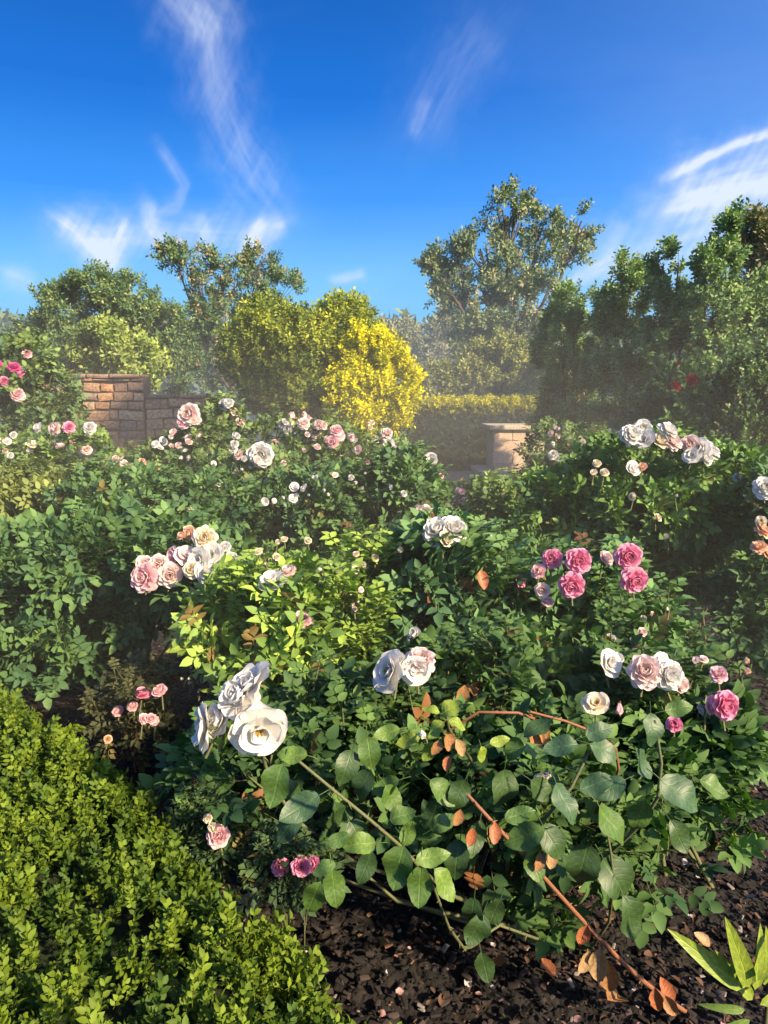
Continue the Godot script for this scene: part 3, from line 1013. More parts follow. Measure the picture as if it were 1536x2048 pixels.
func trees() -> void:
	var teal := {"dark": Color(0.028, 0.060, 0.034), "light": Color(0.085, 0.135, 0.055), "bark": M.bark}
	var d := teal.duplicate()
	d.merge({"mesh": X.twig, "smin": 0.2, "smax": 0.34, "fork": 1.3, "girth": 0.12, "gap": 0.1, "feature": 0.7, "up": 0.6, "rare": Color(0.16, 0.19, 0.07), "rare_share": 0.12}, true)
	shrub("garden_tree", "bushy dark green tree with a domed crown behind the stone wall", "tree", Vector3(-6.376, 0, -17), [L(-7.198, 3.207, -17, 0.611, 0.666, 0.8), L(-6.343, 3.584, -17, 0.553, 0.609, 0.8), L(-5.576, 3.423, -17, 0.443, 0.687, 0.8), L(-4.94, 2.773, -17, 0.558, 0.669, 0.7), L(-6.122, 2.555, -17, 1.006, 0.67, 1), L(-7.672, 2.773, -17, 0.468, 0.424, 0.6), L(-6.925, 2.226, -17, 0.896, 0.672, 0.9), L(-5.137, 2.115, -17, 0.897, 0.617, 0.8)], 3600, d, "garden trees")
	d = d.duplicate()
	d.merge({"dark": Color(0.06, 0.10, 0.03), "light": Color(0.19, 0.24, 0.06), "smin": 0.25, "smax": 0.4, "fork": 0.9, "girth": 0.06}, true)
	shrub("leafy_shrub", "yellow green shrub showing over the taller end of the stone wall", "shrub", Vector3(-5.505, 0, -15.2), [L(-5.424, 2.438, -15.2, 0.549, 0.38, 0.5), L(-4.989, 2.143, -15.2, 0.451, 0.321, 0.5), L(-5.794, 2.094, -15.2, 0.401, 0.251, 0.4)], 420, d)
	d = teal.duplicate()
	d.merge({"mesh": X.twig, "smin": 0.22, "smax": 0.36, "fork": 2.2, "girth": 0.07, "gap": 0.12, "feature": 0.7, "up": 0.5, "twigs": 9, "shell": 0.6, "rare": Color(0.17, 0.15, 0.09), "rare_share": 0.2}, true)
	shrub("garden_tree", "sparse tree with two raised leafy boughs standing right of the domed tree", "tree", Vector3(-3.603, 0, -18), [L(-4.455, 4.613, -18, 0.488, 0.233, 0.5), L(-4.857, 4.736, -18, 0.302, 0.163, 0.3), L(-4.014, 3.88, -18, 0.421, 0.644, 0.6), L(-2.889, 4.445, -18, 0.256, 0.606, 0.5), L(-3.478, 4.22, -18, 0.303, 0.397, 0.4), L(-2.378, 3.767, -18, 0.492, 0.469, 0.6), L(-3.744, 3.196, -18, 0.706, 0.647, 0.8), L(-2.802, 3.196, -18, 0.706, 0.589, 0.8), L(-4.125, 2.388, -18, 0.711, 0.593, 0.8)], 1150, d, "garden trees")
	d = {"mesh": X.twig, "dark": Color(0.065, 0.10, 0.016), "light": Color(0.25, 0.27, 0.03), "bark": M.bark, "smin": 0.18, "smax": 0.32, "girth": 0.035, "limb": "stem", "gap": -0.3, "feature": 0.6, "up": 1.0, "twigs": 7}
	shrub("feathery_shrub", "tall feathery olive green shrub in the middle of the garden", "shrub", Vector3(-1.242, 0, -14.4), [L(-2.156, 2.478, -14.4, 0.567, 0.709, 0.8), L(-1.403, 2.2, -14.4, 0.806, 0.806, 1), L(-0.735, 2.755, -14.4, 0.49, 0.49, 0.7), L(-0.456, 2.107, -14.4, 0.569, 0.759, 0.8), L(-1.984, 1.639, -14.4, 0.668, 0.668, 0.9), L(-1.225, 1.355, -14.4, 0.909, 0.574, 1), L(-2.636, 2.2, -14.4, 0.427, 0.474, 0.6)], 5200, d)
	d = d.duplicate()
	d.merge({"dark": Color(0.19, 0.20, 0.002), "light": Color(0.50, 0.44, 0.002), "smin": 0.13, "smax": 0.30, "mesh": X.twig, "gap": -0.02, "feature": 0.4}, true)  # the sunlit glow is put into these yellow leaf colours
	shrub("sun_tinted_shrub", "shrub beside the clipped hedge with sun glow painted as bright yellow leaves", "shrub", Vector3(-0.027, 0, -13.4), [L(-0.027, 1.669, -13.4, 0.408, 0.515, 0.5), L(-0.694, 1.45, -13.4, 0.409, 0.356, 0.4), L(0.062, 2.153, -13.5, 0.231, 0.302, 0.3), L(-0.61, 2.07, -13.6, 0.269, 0.305, 0.3), L(-0.294, 1.185, -13.4, 0.624, 0.375, 0.5), L(0.267, 1.538, -13.4, 0.302, 0.604, 0.4), L(-0.47, 1.625, -13.4, 0.32, 0.444, 0.4), L(-0.295, 2.334, -13.6, 0.304, 0.358, 0.4)], 3000, d)
	d = {"mesh": X.twig, "dark": Color(0.08, 0.085, 0.06), "light": Color(0.18, 0.18, 0.11), "bark": M.bark, "smin": 0.35, "smax": 0.6, "girth": 0.05, "limb": "stem", "gap": 0.1, "feature": 1.0, "up": 0.8, "twigs": 6}
	shrub("thicket", "greyish far thicket in the gap between feathery shrub and tall airy tree", "shrub", Vector3(1.243, 0, -30), [L(1.025, 3.399, -30, 1.084, 0.828, 1.5), L(0.039, 3.399, -30, 0.887, 0.749, 1.2), L(2.02, 2.527, -30, 1.188, 0.99, 1.5), L(3.408, 2.429, -30, 1.189, 1.189, 1.5), L(0.635, 2.234, -30, 1.785, 0.992, 1.5)], 2200, d)
	d = d.duplicate()
	d.merge({"fork": 2.6, "girth": 0.05, "smin": 0.3, "smax": 0.5, "gap": 0.1}, true)
	shrub("bare_sapling", "thin nearly bare sapling rising left of the tall airy tree", "tree", Vector3(2.088, 0, -26), [L(1.906, 3.806, -26, 0.17, 0.511, 0.3), L(2.177, 3.972, -26, 0.136, 0.578, 0.3)], 40, d)
	d = teal.duplicate()
	d.merge({"mesh": X.twig, "dark": Color(0.05, 0.082, 0.052), "light": Color(0.14, 0.17, 0.095), "smin": 0.24, "smax": 0.42, "fork": 3.0, "girth": 0.16, "gap": 0.3, "feature": 0.7, "up": 0.4, "twigs": 8, "shell": 0.55, "rare": Color(0.20, 0.18, 0.12), "rare_share": 0.1}, true)
	shrub("garden_tree", "tallest airy tree with separate leaf clumps against the sky", "tree", Vector3(3.381, 0, -20), [L(3.035, 6.135, -20, 0.461, 0.435, 0.6), L(3.41, 6.477, -20, 0.281, 0.307, 0.4), L(3.943, 5.768, -20, 0.514, 0.411, 0.6), L(5.068, 5.891, -20, 0.359, 0.334, 0.5), L(4.731, 5.274, -20, 0.464, 0.361, 0.5), L(2.478, 5.151, -20, 0.671, 0.516, 0.8), L(3.646, 4.902, -20, 1.034, 0.711, 1.1), L(1.387, 4.527, -20, 0.441, 0.389, 0.6), L(1.773, 4.777, -20, 0.595, 0.466, 0.7), L(1.163, 4.964, -20, 0.233, 0.181, 0.3), L(2.497, 4.15, -20, 0.975, 0.65, 1.1), L(3.808, 3.771, -20, 1.043, 0.783, 1.2), L(3.046, 2.878, -20, 1.182, 0.788, 1.3), L(2.182, 3.517, -20, 0.588, 0.588, 0.8), L(4.495, 2.75, -20, 0.92, 0.789, 1.1), L(3.203, 1.842, -20, 1.456, 0.662, 1.2)], 2700, d, "garden trees")
	d = teal.duplicate()
	d.merge({"mesh": X.twig, "dark": Color(0.06, 0.085, 0.03), "light": Color(0.19, 0.19, 0.065), "smin": 0.2, "smax": 0.36, "limb": "stem", "girth": 0.04, "gap": 0.08, "feature": 0.5, "up": 0.7}, true)
	shrub("leafy_shrub", "loose tan green shrub behind the clipped hedge under the airy tree", "shrub", Vector3(2.897, 0, -18.6), [L(2.363, 1.815, -18.6, 0.985, 0.517, 0.7), L(3.467, 1.936, -18.6, 0.738, 0.676, 0.7), L(1.379, 1.754, -18.6, 0.616, 0.431, 0.6), L(2.844, 2.299, -18.6, 0.736, 0.613, 0.6)], 2000, d)
	# the dark row on the right
	d = teal.duplicate()
	d.merge({"mesh": X.twig, "dark": Color(0.04, 0.085, 0.045), "light": Color(0.13, 0.20, 0.08), "smin": 0.14, "smax": 0.25, "fork": 0.6, "girth": 0.05, "gap": 0.27, "feature": 0.33, "up": 1.5, "twigs": 6, "rare": Color(0.17, 0.21, 0.11), "rare_share": 0.15}, true)
	shrub("evergreen", "leftmost and lowest dark evergreen of the row at the right", "tree", Vector3(3.224, 0, -12.5), [L(3.12, 2.742, -12.5, 0.368, 0.449, 0.5), L(2.936, 2.182, -12.5, 0.452, 0.493, 0.6), L(3.29, 1.532, -12.5, 0.456, 0.58, 0.6), L(2.88, 2.583, -12.5, 0.245, 0.327, 0.4)], 1500, d, "dark evergreens along the right side")
	shrub("evergreen", "dark evergreen with a single pointed tip left of the red roses", "tree", Vector3(3.749, 0, -11.5), [L(3.626, 3.327, -11.5, 0.112, 0.357, 0.16), L(3.866, 3.003, -11.5, 0.105, 0.299, 0.16), L(3.615, 2.785, -11.5, 0.27, 0.45, 0.4), L(3.609, 2.123, -11.5, 0.393, 0.53, 0.55), L(3.682, 1.374, -11.5, 0.458, 0.535, 0.6), L(3.396, 2.639, -11.5, 0.21, 0.301, 0.35)], 1700, d, "dark evergreens along the right side")
	shrub("evergreen", "dark evergreen with twin pointed tips directly above the red roses", "tree", Vector3(4.143, 0, -10.6), [L(3.817, 3.147, -10.6, 0.096, 0.343, 0.14), L(4.033, 3.213, -10.6, 0.096, 0.329, 0.14), L(4.253, 2.881, -10.6, 0.09, 0.276, 0.14), L(3.988, 2.68, -10.6, 0.318, 0.38, 0.45), L(3.985, 2.139, -10.6, 0.383, 0.418, 0.5), L(4.067, 1.311, -10.6, 0.493, 0.493, 0.6)], 1900, d, "dark evergreens along the right side")
	shrub("evergreen", "broad dark evergreen stepping up towards the right edge", "tree", Vector3(4.557, 0, -10), [L(4.305, 2.989, -10, 0.22, 0.259, 0.3), L(4.4, 3.3, -10, 0.116, 0.323, 0.2), L(4.581, 3.486, -10, 0.103, 0.29, 0.2), L(4.175, 2.989, -10, 0.091, 0.285, 0.14), L(4.264, 2.42, -10, 0.392, 0.392, 0.5), L(4.783, 2.484, -10, 0.392, 0.523, 0.5), L(4.509, 1.711, -10, 0.529, 0.463, 0.6), L(5.106, 2.1, -10, 0.329, 0.591, 0.5)], 2300, d, "dark evergreens along the right side")
	d = d.duplicate()
	d.merge({"mesh": X.twig, "dark": Color(0.07, 0.075, 0.045), "light": Color(0.17, 0.16, 0.09), "fork": 2.6, "girth": 0.1, "gap": -0.05, "smin": 0.25, "smax": 0.4}, true)
	shrub("garden_tree", "brownish tall tree cut by the right edge above the evergreens", "tree", Vector3(7.379, 0, -14), [L(6.637, 4.317, -14, 0.252, 0.234, 0.4), L(6.974, 4.04, -14, 0.361, 0.406, 0.5), L(7.494, 4.3, -14, 0.54, 0.54, 0.8), L(7.203, 3.428, -14, 0.546, 0.637, 0.7), L(7.945, 3.252, -14, 0.729, 0.82, 0.9)], 1500, d, "garden trees")
	d = d.duplicate()
	d.merge({"mesh": X.twig_round, "dark": Color(0.022, 0.05, 0.018), "light": Color(0.07, 0.125, 0.03), "smin": 0.14, "smax": 0.24, "girth": 0.025, "limb": "stem", "gap": -0.3, "feature": 0.35}, true)
	d.erase("fork")
	shrub("leafy_shrub", "dense round dark green shrub at the right edge below the evergreens", "shrub", Vector3(3.604, 0, -7.2), [L(3.477, 1.403, -7.2, 0.287, 0.335, 0.32), L(3.785, 1.45, -7.2, 0.287, 0.382, 0.35), L(3.381, 1.069, -7.2, 0.265, 0.241, 0.3), L(3.726, 0.973, -7.2, 0.338, 0.29, 0.3)], 1900, d)
	d = d.duplicate()
	d.merge({"dark": Color(0.05, 0.09, 0.025), "light": Color(0.13, 0.19, 0.05), "mesh": X.twig, "smin": 0.15, "smax": 0.28}, true)
	shrub("leafy_shrub", "light green bush between stone pillar and the evergreens", "shrub", Vector3(3.176, 0, -13), [L(3.123, 1.45, -13, 0.328, 0.362, 0.45), L(2.968, 0.935, -13, 0.347, 0.347, 0.45), L(3.402, 0.935, -13, 0.391, 0.434, 0.45)], 900, d)
	# unseen tree added at the right; crown placed to shade part of the wall
	d = teal.duplicate()
	d.merge({"mesh": X.twig_big, "smin": 0.2, "smax": 0.35, "fork": 4.5, "girth": 0.2, "gap": -0.6, "feature": 0.8, "shell": 0.8, "twigs": 4}, true)
	var ray := Vector3(0.64, 0.48, 0.60).normalized() * 13.0
	shrub("garden_tree", "unseen tree added outside the right edge to shade the stone wall", "tree", Vector3(7.4, 0, -5.0), [ball(Vector3(-3.157, 0.762, -13) + ray, 0.95), ball(Vector3(-3.503, 1.45, -13) + ray, 0.5), ball(Vector3(-5.064, 0.107, -13) + ray, 0.55), ball(Vector3(-4.165, 0.588, -13) + ray, 0.6), ball(Vector3(-2.701, 1.45, -13) + ray, 0.8)], 2600, d, "garden trees")
	# distant trees closing the view
	d = {"mesh": X.twig_big, "dark": Color(0.05, 0.08, 0.055), "light": Color(0.11, 0.14, 0.09), "bark": M.bark, "smin": 0.9, "smax": 1.5, "fork": 2.0, "girth": 0.2, "gap": -0.3, "feature": 2.0, "up": 0.5, "twigs": 4}
	for e in [[60, "distant hazy tree low behind the magenta climbing rose"], [390, "distant hazy tree between domed tree and sparse tree"], [620, "distant hazy tree behind the feathery shrub"], [900, "distant hazy tree behind the greyish thicket"], [1150, "distant hazy tree behind the leftmost evergreen"], [1400, "distant hazy tree behind the taller evergreens"]]:
		var x := float(e[0])
		shrub("distant_tree", e[1], "tree", far_at(x, 42.0), [L(far_at(x - 60, 42.0).x, 3.2, -42, 2.6, 2.0, 2), L(far_at(x + 60, 42.0).x, 2.8, -42, 2.6, 2.0, 2), L(far_at(x, 42.0).x, 1.4, -42, 4.2, 1.6, 2)], 700, d, "distant hazy trees")
	# climbing rose at the left edge and the red rose before the evergreens
	var t := rose("climbing rose with magenta blooms at the left edge", Vector3(-3.971, 0, -8), [L(-3.95, 1.737, -8, 0.264, 0.264, 0.4), L(-3.623, 1.502, -8, 0.292, 0.265, 0.4), L(-4.086, 1.345, -8, 0.319, 0.293, 0.4), L(-3.511, 1.186, -8, 0.267, 0.213, 0.35), L(-3.73, 1.867, -8, 0.211, 0.158, 0.3), L(-4.326, 1.659, -8, 0.317, 0.423, 0.4)], 900, {"smin": 0.12, "smax": 0.2, "dark": Color(0.028, 0.062, 0.04)}, [
		[Vector3(-3.709, 1.772, -7.6), "magenta", "full", 0.12], [Vector3(-3.643, 1.708, -7.6), "pink", "full", 0.09], [Vector3(-3.819, 1.639, -7.6), "pink", "cup", 0.09], [Vector3(-3.694, 1.5, -7.6), "pale", "full", 0.14], [Vector3(-3.611, 1.911, -7.7), "pale", "cup", 0.09], [Vector3(-3.907, 1.797, -7.6), "magenta", "full", 0.15]])
	t.name = numbered("climbing_rose")
	t = rose("tall rose with scarlet blooms in front of the evergreens", Vector3(3.652, 0, -9), [L(3.533, 1.509, -9, 0.328, 0.328, 0.4), L(3.374, 1.153, -9, 0.33, 0.3, 0.4), L(3.79, 1.213, -9, 0.33, 0.33, 0.4)], 500, {"smin": 0.12, "smax": 0.2, "dark": Color(0.02, 0.045, 0.022), "light": Color(0.06, 0.11, 0.035)}, [
		[Vector3(3.285, 1.606, -8.5), "red", "full", 0.12], [Vector3(3.461, 1.672, -8.5), "red", "full", 0.13], [Vector3(3.332, 1.853, -8.6), "red", "bud", 0.09], [Vector3(2.408, 1.068, -8.5), "red", "cup", 0.07], [Vector3(3.3, 1.831, -8.6), "red", "bud", 0.08]])
	t.name = numbered("climbing_rose")

func ball(c: Vector3, r: float) -> Array: return [c, Vector3(r, r, r)]

func far_at(x: float, z: float) -> Vector3:
	return Vector3((x - 768.0) / 1490.0 * z, 0, -z)

func hedges() -> void:
	var z := 16.6
	hedge("clipped_hedge", "long clipped hedge with sunlight painted yellow on its top behind the stone pillar", [far_at(800, z), far_at(1130, z), far_at(1130, z) + Vector3(0, 0, -1.0), far_at(800, z) + Vector3(0, 0, -1.0)], Vector3(1.455, 1.384, -16.6).y, 4200, {"mesh": X.box_twig, "smin": 0.09, "smax": 0.18, "inset": 0.08, "dark": Color(0.34, 0.36, 0.012), "light": Color(0.74, 0.66, 0.012), "side": Color(0.018, 0.034, 0.010), "fade": 1.0, "band": 0.74, "feature": 0.3, "lumps": 0.05})  # yellow top and dark sides: sunlight and shade painted into the leaf colours
	# low box hedge on the left, in front
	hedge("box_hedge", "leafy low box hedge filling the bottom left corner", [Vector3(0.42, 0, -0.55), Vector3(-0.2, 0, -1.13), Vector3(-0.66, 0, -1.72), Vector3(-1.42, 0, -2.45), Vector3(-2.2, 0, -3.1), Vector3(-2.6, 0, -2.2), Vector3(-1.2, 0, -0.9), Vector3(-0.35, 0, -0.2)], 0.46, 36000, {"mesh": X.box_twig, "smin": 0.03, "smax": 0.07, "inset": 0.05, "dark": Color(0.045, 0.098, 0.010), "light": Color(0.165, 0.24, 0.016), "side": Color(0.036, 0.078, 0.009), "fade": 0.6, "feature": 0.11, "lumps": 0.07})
	hedge("box_hedge", "short piece of light green clipped hedge at the left edge among the roses", [Vector3(-3.197, 0, -5.6), Vector3(-2.51, 0, -5.6), Vector3(-2.769, 0, -6.2), Vector3(-3.527, 0, -6.2)], 0.50, 2600, {"mesh": X.box_twig, "smin": 0.06, "smax": 0.11, "dark": Color(0.09, 0.14, 0.02), "light": Color(0.22, 0.27, 0.05), "feature": 0.2})

func far_roses() -> void:
	rose("low rose bush with a heap of pale pink blooms beside the path", Vector3(0.948, 0, -8.6), [L(0.944, 0.24, -8.6, 0.35, 0.187, 0.3), L(1.176, 0.298, -8.6, 0.204, 0.151, 0.3)], 260, {}, [
		[Vector3(0.741, 0.423, -8.3), "pale", "full", 0.09, 7, 0.14], [Vector3(0.965, 0.423, -8.3), "blush", "full", 0.08, 9, 0.17], [Vector3(1.231, 0.468, -8.4), "peach", "cup", 0.06, 4, 0.12], [Vector3(1.011, 0.335, -8.2), "blush", "cup", 0.06, 5, 0.12]])
	rose("rose bush with white and blush blooms right of the stone pillar", Vector3(1.982, 0, -7.6), [L(1.742, 0.946, -7.6, 0.28, 0.229, 0.35), L(2.105, 0.793, -7.6, 0.307, 0.23, 0.35), L(1.701, 0.639, -7.6, 0.307, 0.231, 0.35), L(2.363, 0.742, -7.6, 0.256, 0.256, 0.35)], 650, {"strewn": 12}, [
		[Vector3(1.642, 1.17, -7.3), "blush", "cup", 0.10, 3, 0.09], [Vector3(1.625, 0.942, -7.3), "white", "open", 0.11, 3, 0.10], [Vector3(2.049, 0.9, -7.2), "white", "cup", 0.11, 4, 0.12], [Vector3(1.858, 1.015, -7.3), "cream", "cup", 0.06, 3, 0.15], [Vector3(1.49, 0.844, -7.6), "blush", "cup", 0.06, 4, 0.15]])
	rose("tall rose bush with a slanting band of blush blooms in the back row", Vector3(-0.799, 0, -7.4), [L(-1.032, 0.959, -7.4, 0.397, 0.248, 0.4), L(-0.585, 0.959, -7.4, 0.397, 0.238, 0.4), L(-0.838, 0.66, -7.4, 0.549, 0.25, 0.4), L(-0.289, 0.76, -7.4, 0.299, 0.249, 0.4)], 1000, {"strewn": 26, "light": Color(0.12, 0.18, 0.05)}, [
		[Vector3(-0.976, 1.216, -7.1), "white", "cup", 0.11, 4, 0.08], [Vector3(-0.809, 1.263, -7.1), "blush", "full", 0.13, 4, 0.09], [Vector3(-0.678, 1.169, -7.1), "blush", "full", 0.12, 6, 0.12], [Vector3(-0.513, 1.112, -7.1), "pale", "cup", 0.11, 6, 0.13], [Vector3(-0.371, 1.013, -7.1), "blush", "cup", 0.09, 5, 0.13], [Vector3(-0.6, 1.033, -7), "blush", "cup", 0.07, 6, 0.18], [Vector3(-0.228, 1.169, -7.1), "cream", "cup", 0.06, 3, 0.12]])
	rose("rose bush with white and pale blooms left of the clipped hedge", Vector3(0.123, 0, -8.2), [L(0.011, 0.769, -8.2, 0.358, 0.248, 0.4), L(0.343, 0.575, -8.2, 0.276, 0.221, 0.35), L(-0.155, 0.519, -8.2, 0.332, 0.249, 0.4)], 620, {"strewn": 14}, [
		[Vector3(-0.042, 1.032, -7.9), "blush", "full", 0.12, 4, 0.12], [Vector3(0.101, 0.969, -7.9), "white", "full", 0.14, 3, 0.09], [Vector3(-0.148, 0.979, -7.9), "blush", "cup", 0.08, 4, 0.14], [Vector3(0.451, 0.794, -7.9), "white", "open", 0.17, 2, 0.06], [Vector3(0.167, 0.881, -7.8), "white", "cup", 0.07, 4, 0.16]])
	rose("rose bush with scattered white and rosy blooms at the far left", Vector3(-3.158, 0, -6.8), [L(-3.374, 0.862, -6.8, 0.457, 0.251, 0.45), L(-2.868, 0.908, -6.8, 0.411, 0.228, 0.45), L(-3.115, 0.632, -6.8, 0.597, 0.23, 0.45), L(-3.785, 0.862, -6.8, 0.366, 0.274, 0.4)], 1100, {"strewn": 24, "light": Color(0.13, 0.20, 0.05)}, [
		[Vector3(-2.947, 1.213, -6.4), "white", "cup", 0.09], [Vector3(-2.811, 1.209, -6.4), "blush", "full", 0.12], [Vector3(-2.691, 1.218, -6.4), "pink", "full", 0.10], [Vector3(-2.511, 1.213, -6.4), "white", "full", 0.11], [Vector3(-2.915, 1.06, -6.4), "white", "cup", 0.06, 3, 0.2], [Vector3(-3.16, 1.111, -6.4), "blush", "cup", 0.07, 5, 0.2], [Vector3(-3.252, 1.026, -6.4), "white", "cup", 0.06, 4, 0.2], [Vector3(-3.002, 0.863, -6.3), "cream", "cup", 0.05, 4, 0.25]])
	rose("rose bush with salmon pink clusters in front of the stone wall", Vector3(-2.164, 0, -6.9), [L(-2.317, 0.714, -6.9, 0.419, 0.209, 0.4), L(-1.846, 0.854, -6.9, 0.371, 0.255, 0.4), L(-2.091, 0.573, -6.9, 0.56, 0.21, 0.4), L(-1.606, 1.085, -6.9, 0.208, 0.231, 0.35), L(-1.463, 1.222, -6.9, 0.138, 0.184, 0.3)], 1100, {"strewn": 24}, [
		[Vector3(-1.687, 1.33, -6.5), "blush", "full", 0.19], [Vector3(-1.742, 1.253, -6.5), "pale", "cup", 0.11], [Vector3(-1.629, 1.27, -6.5), "blush", "cup", 0.09], [Vector3(-1.376, 1.424, -6.6), "white", "full", 0.12, 2, 0.04], [Vector3(-2.335, 0.914, -6.4), "white", "full", 0.10, 2, 0.05], [Vector3(-2.206, 0.914, -6.4), "blush", "cup", 0.08, 5, 0.12], [Vector3(-2.081, 0.832, -6.4), "peach", "cup", 0.08, 6, 0.14], [Vector3(-1.983, 1.106, -6.5), "white", "cup", 0.07, 5, 0.12], [Vector3(-1.752, 1.106, -6.5), "blush", "cup", 0.07, 5, 0.14], [Vector3(-1.701, 0.967, -6.5), "white", "cup", 0.08, 4, 0.1], [Vector3(-2.15, 0.745, -6.4), "pale", "cup", 0.06, 5, 0.16]])
	rose("rose bush with one big white bloom left of the centre row", Vector3(-1.159, 0, -6.3), [L(-1.224, 0.778, -6.3, 0.297, 0.191, 0.35), L(-0.968, 0.82, -6.3, 0.255, 0.191, 0.35), L(-1.1, 0.606, -6.3, 0.384, 0.192, 0.35)], 650, {"strewn": 16}, [
		[Vector3(-0.994, 1.012, -6), "white", "full", 0.20], [Vector3(-1.08, 0.972, -6), "blush", "cup", 0.09, 4, 0.1], [Vector3(-1.136, 1.112, -6), "white", "cup", 0.07, 4, 0.1], [Vector3(-1.308, 0.789, -6), "white", "open", 0.09, 2, 0.08], [Vector3(-1.203, 0.891, -6), "white", "cup", 0.06, 6, 0.16], [Vector3(-0.921, 0.891, -6), "blush", "cup", 0.06, 4, 0.14]])

func near_roses() -> void:
	var deep := {"dark": Color(0.022, 0.055, 0.027), "light": Color(0.075, 0.135, 0.045)}
	rose("leafy rose bush with tiny white blooms in the centre of the bed", Vector3(-0.374, 0, -5), [L(-0.433, 0.78, -5, 0.406, 0.169, 0.42), L(-0.095, 0.678, -5, 0.306, 0.187, 0.4), L(-0.706, 0.678, -5, 0.34, 0.17, 0.4), L(-0.402, 0.574, -5, 0.511, 0.17, 0.42), L(0.176, 0.78, -5, 0.203, 0.169, 0.3), L(0.108, 0.916, -5, 0.169, 0.135, 0.3)], 1700, deep, [
		[Vector3(-0.486, 0.955, -4.5), "white", "open", 0.06, 5, 0.10], [Vector3(-0.389, 0.924, -4.5), "white", "cup", 0.05, 4, 0.12], [Vector3(-0.634, 0.847, -4.5), "white", "open", 0.06, 4, 0.09], [Vector3(-0.725, 0.847, -4.5), "white", "cup", 0.05, 2, 0.06], [Vector3(-0.206, 0.97, -4.5), "blush", "cup", 0.05, 4, 0.16], [Vector3(-0.025, 0.897, -4.6), "white", "cup", 0.05, 4, 0.2], [Vector3(-0.497, 0.847, -4.5), "white", "bud", 0.06, 3, 0.05], [Vector3(0.22, 0.755, -4.5), "pale", "cup", 0.06, 4, 0.1]])
	rose("plain green rose bush without blooms left of the centre", Vector3(-1.459, 0, -4.8), [L(-1.685, 0.774, -4.8, 0.423, 0.179, 0.4), L(-1.197, 0.774, -4.8, 0.358, 0.179, 0.4), L(-1.465, 0.609, -4.8, 0.49, 0.163, 0.4), L(-1.107, 0.543, -4.8, 0.229, 0.164, 0.3)], 1300, deep, [[Vector3(-1.152, 0.847, -4.5), "cream", "cup", 0.05, 3, 0.2]])
	rose("olive tinted rose bush at the left edge above the short hedge", Vector3(-2.452, 0, -5), [L(-2.467, 0.746, -5, 0.373, 0.169, 0.35), L(-2.128, 0.746, -5, 0.271, 0.169, 0.35), L(-2.806, 0.746, -5, 0.271, 0.203, 0.35), L(-2.375, 0.609, -5, 0.408, 0.102, 0.3)], 900, {"dark": Color(0.04, 0.06, 0.02), "light": Color(0.14, 0.17, 0.05)}, [[Vector3(-2.154, 0.869, -4.7), "white", "cup", 0.05, 3, 0.2], [Vector3(-2.443, 0.627, -4.7), "white", "cup", 0.05, 1, 0.0]])
	rose("big dark rose bush at left with blush and cream blooms on its right", Vector3(-1.328, 0, -3.5), [L(-1.655, 0.617, -3.5, 0.337, 0.18, 0.4), L(-1.289, 0.715, -3.5, 0.288, 0.168, 0.38), L(-1.998, 0.543, -3.5, 0.29, 0.265, 0.4), L(-1.574, 0.393, -3.5, 0.364, 0.17, 0.4), L(-0.975, 0.689, -3.4, 0.187, 0.175, 0.33), L(-0.789, 0.665, -3.3, 0.136, 0.113, 0.3), L(-1.633, 0.287, -3.3, 0.277, 0.104, 0.3), L(-1.255, 0.443, -3.5, 0.218, 0.121, 0.25)], 2100, deep, [
		[Vector3(-0.97, 0.738, -2.95), "pale", "full", 0.115, 1, 0, Vector3(-0.3, 0.25, 1), true], [Vector3(-0.984, 0.783, -3), "blush", "cup", 0.07, 1, 0], [Vector3(-0.92, 0.783, -2.98), "blush", "full", 0.085, 1, 0, Vector3(0.1, 0.3, 1), true], [Vector3(-0.871, 0.746, -2.96), "blush", "full", 0.10, 1, 0, Vector3(0.3, 0.2, 1), true], [Vector3(-0.864, 0.816, -3.02), "pale", "cup", 0.07], [Vector3(-0.813, 0.816, -3), "blush", "open", 0.09], [Vector3(-0.733, 0.891, -3), "cream", "full", 0.095, 1, 0, Vector3(0.1, 0.4, 1), true], [Vector3(-0.83, 0.896, -3.1), "peach", "cup", 0.05, 3, 0.03],
		[Vector3(-0.744, 0.81, -2.95), "white", "open", 0.10], [Vector3(-0.697, 0.827, -2.97), "white", "open", 0.10], [Vector3(-0.668, 0.785, -2.97), "white", "cup", 0.08], [Vector3(-0.721, 0.763, -2.93), "white", "open", 0.09], [Vector3(-0.771, 0.773, -2.93), "cream", "cup", 0.07], [Vector3(-0.633, 0.799, -3), "white", "cup", 0.07], [Vector3(-0.774, 0.695, -2.93), "cream", "bud", 0.09, 1, 0, Vector3(0.1, -1, 0.3)], [Vector3(-0.661, 0.743, -2.93), "white", "cup", 0.06], [Vector3(-0.652, 0.852, -3), "white", "cup", 0.05]])
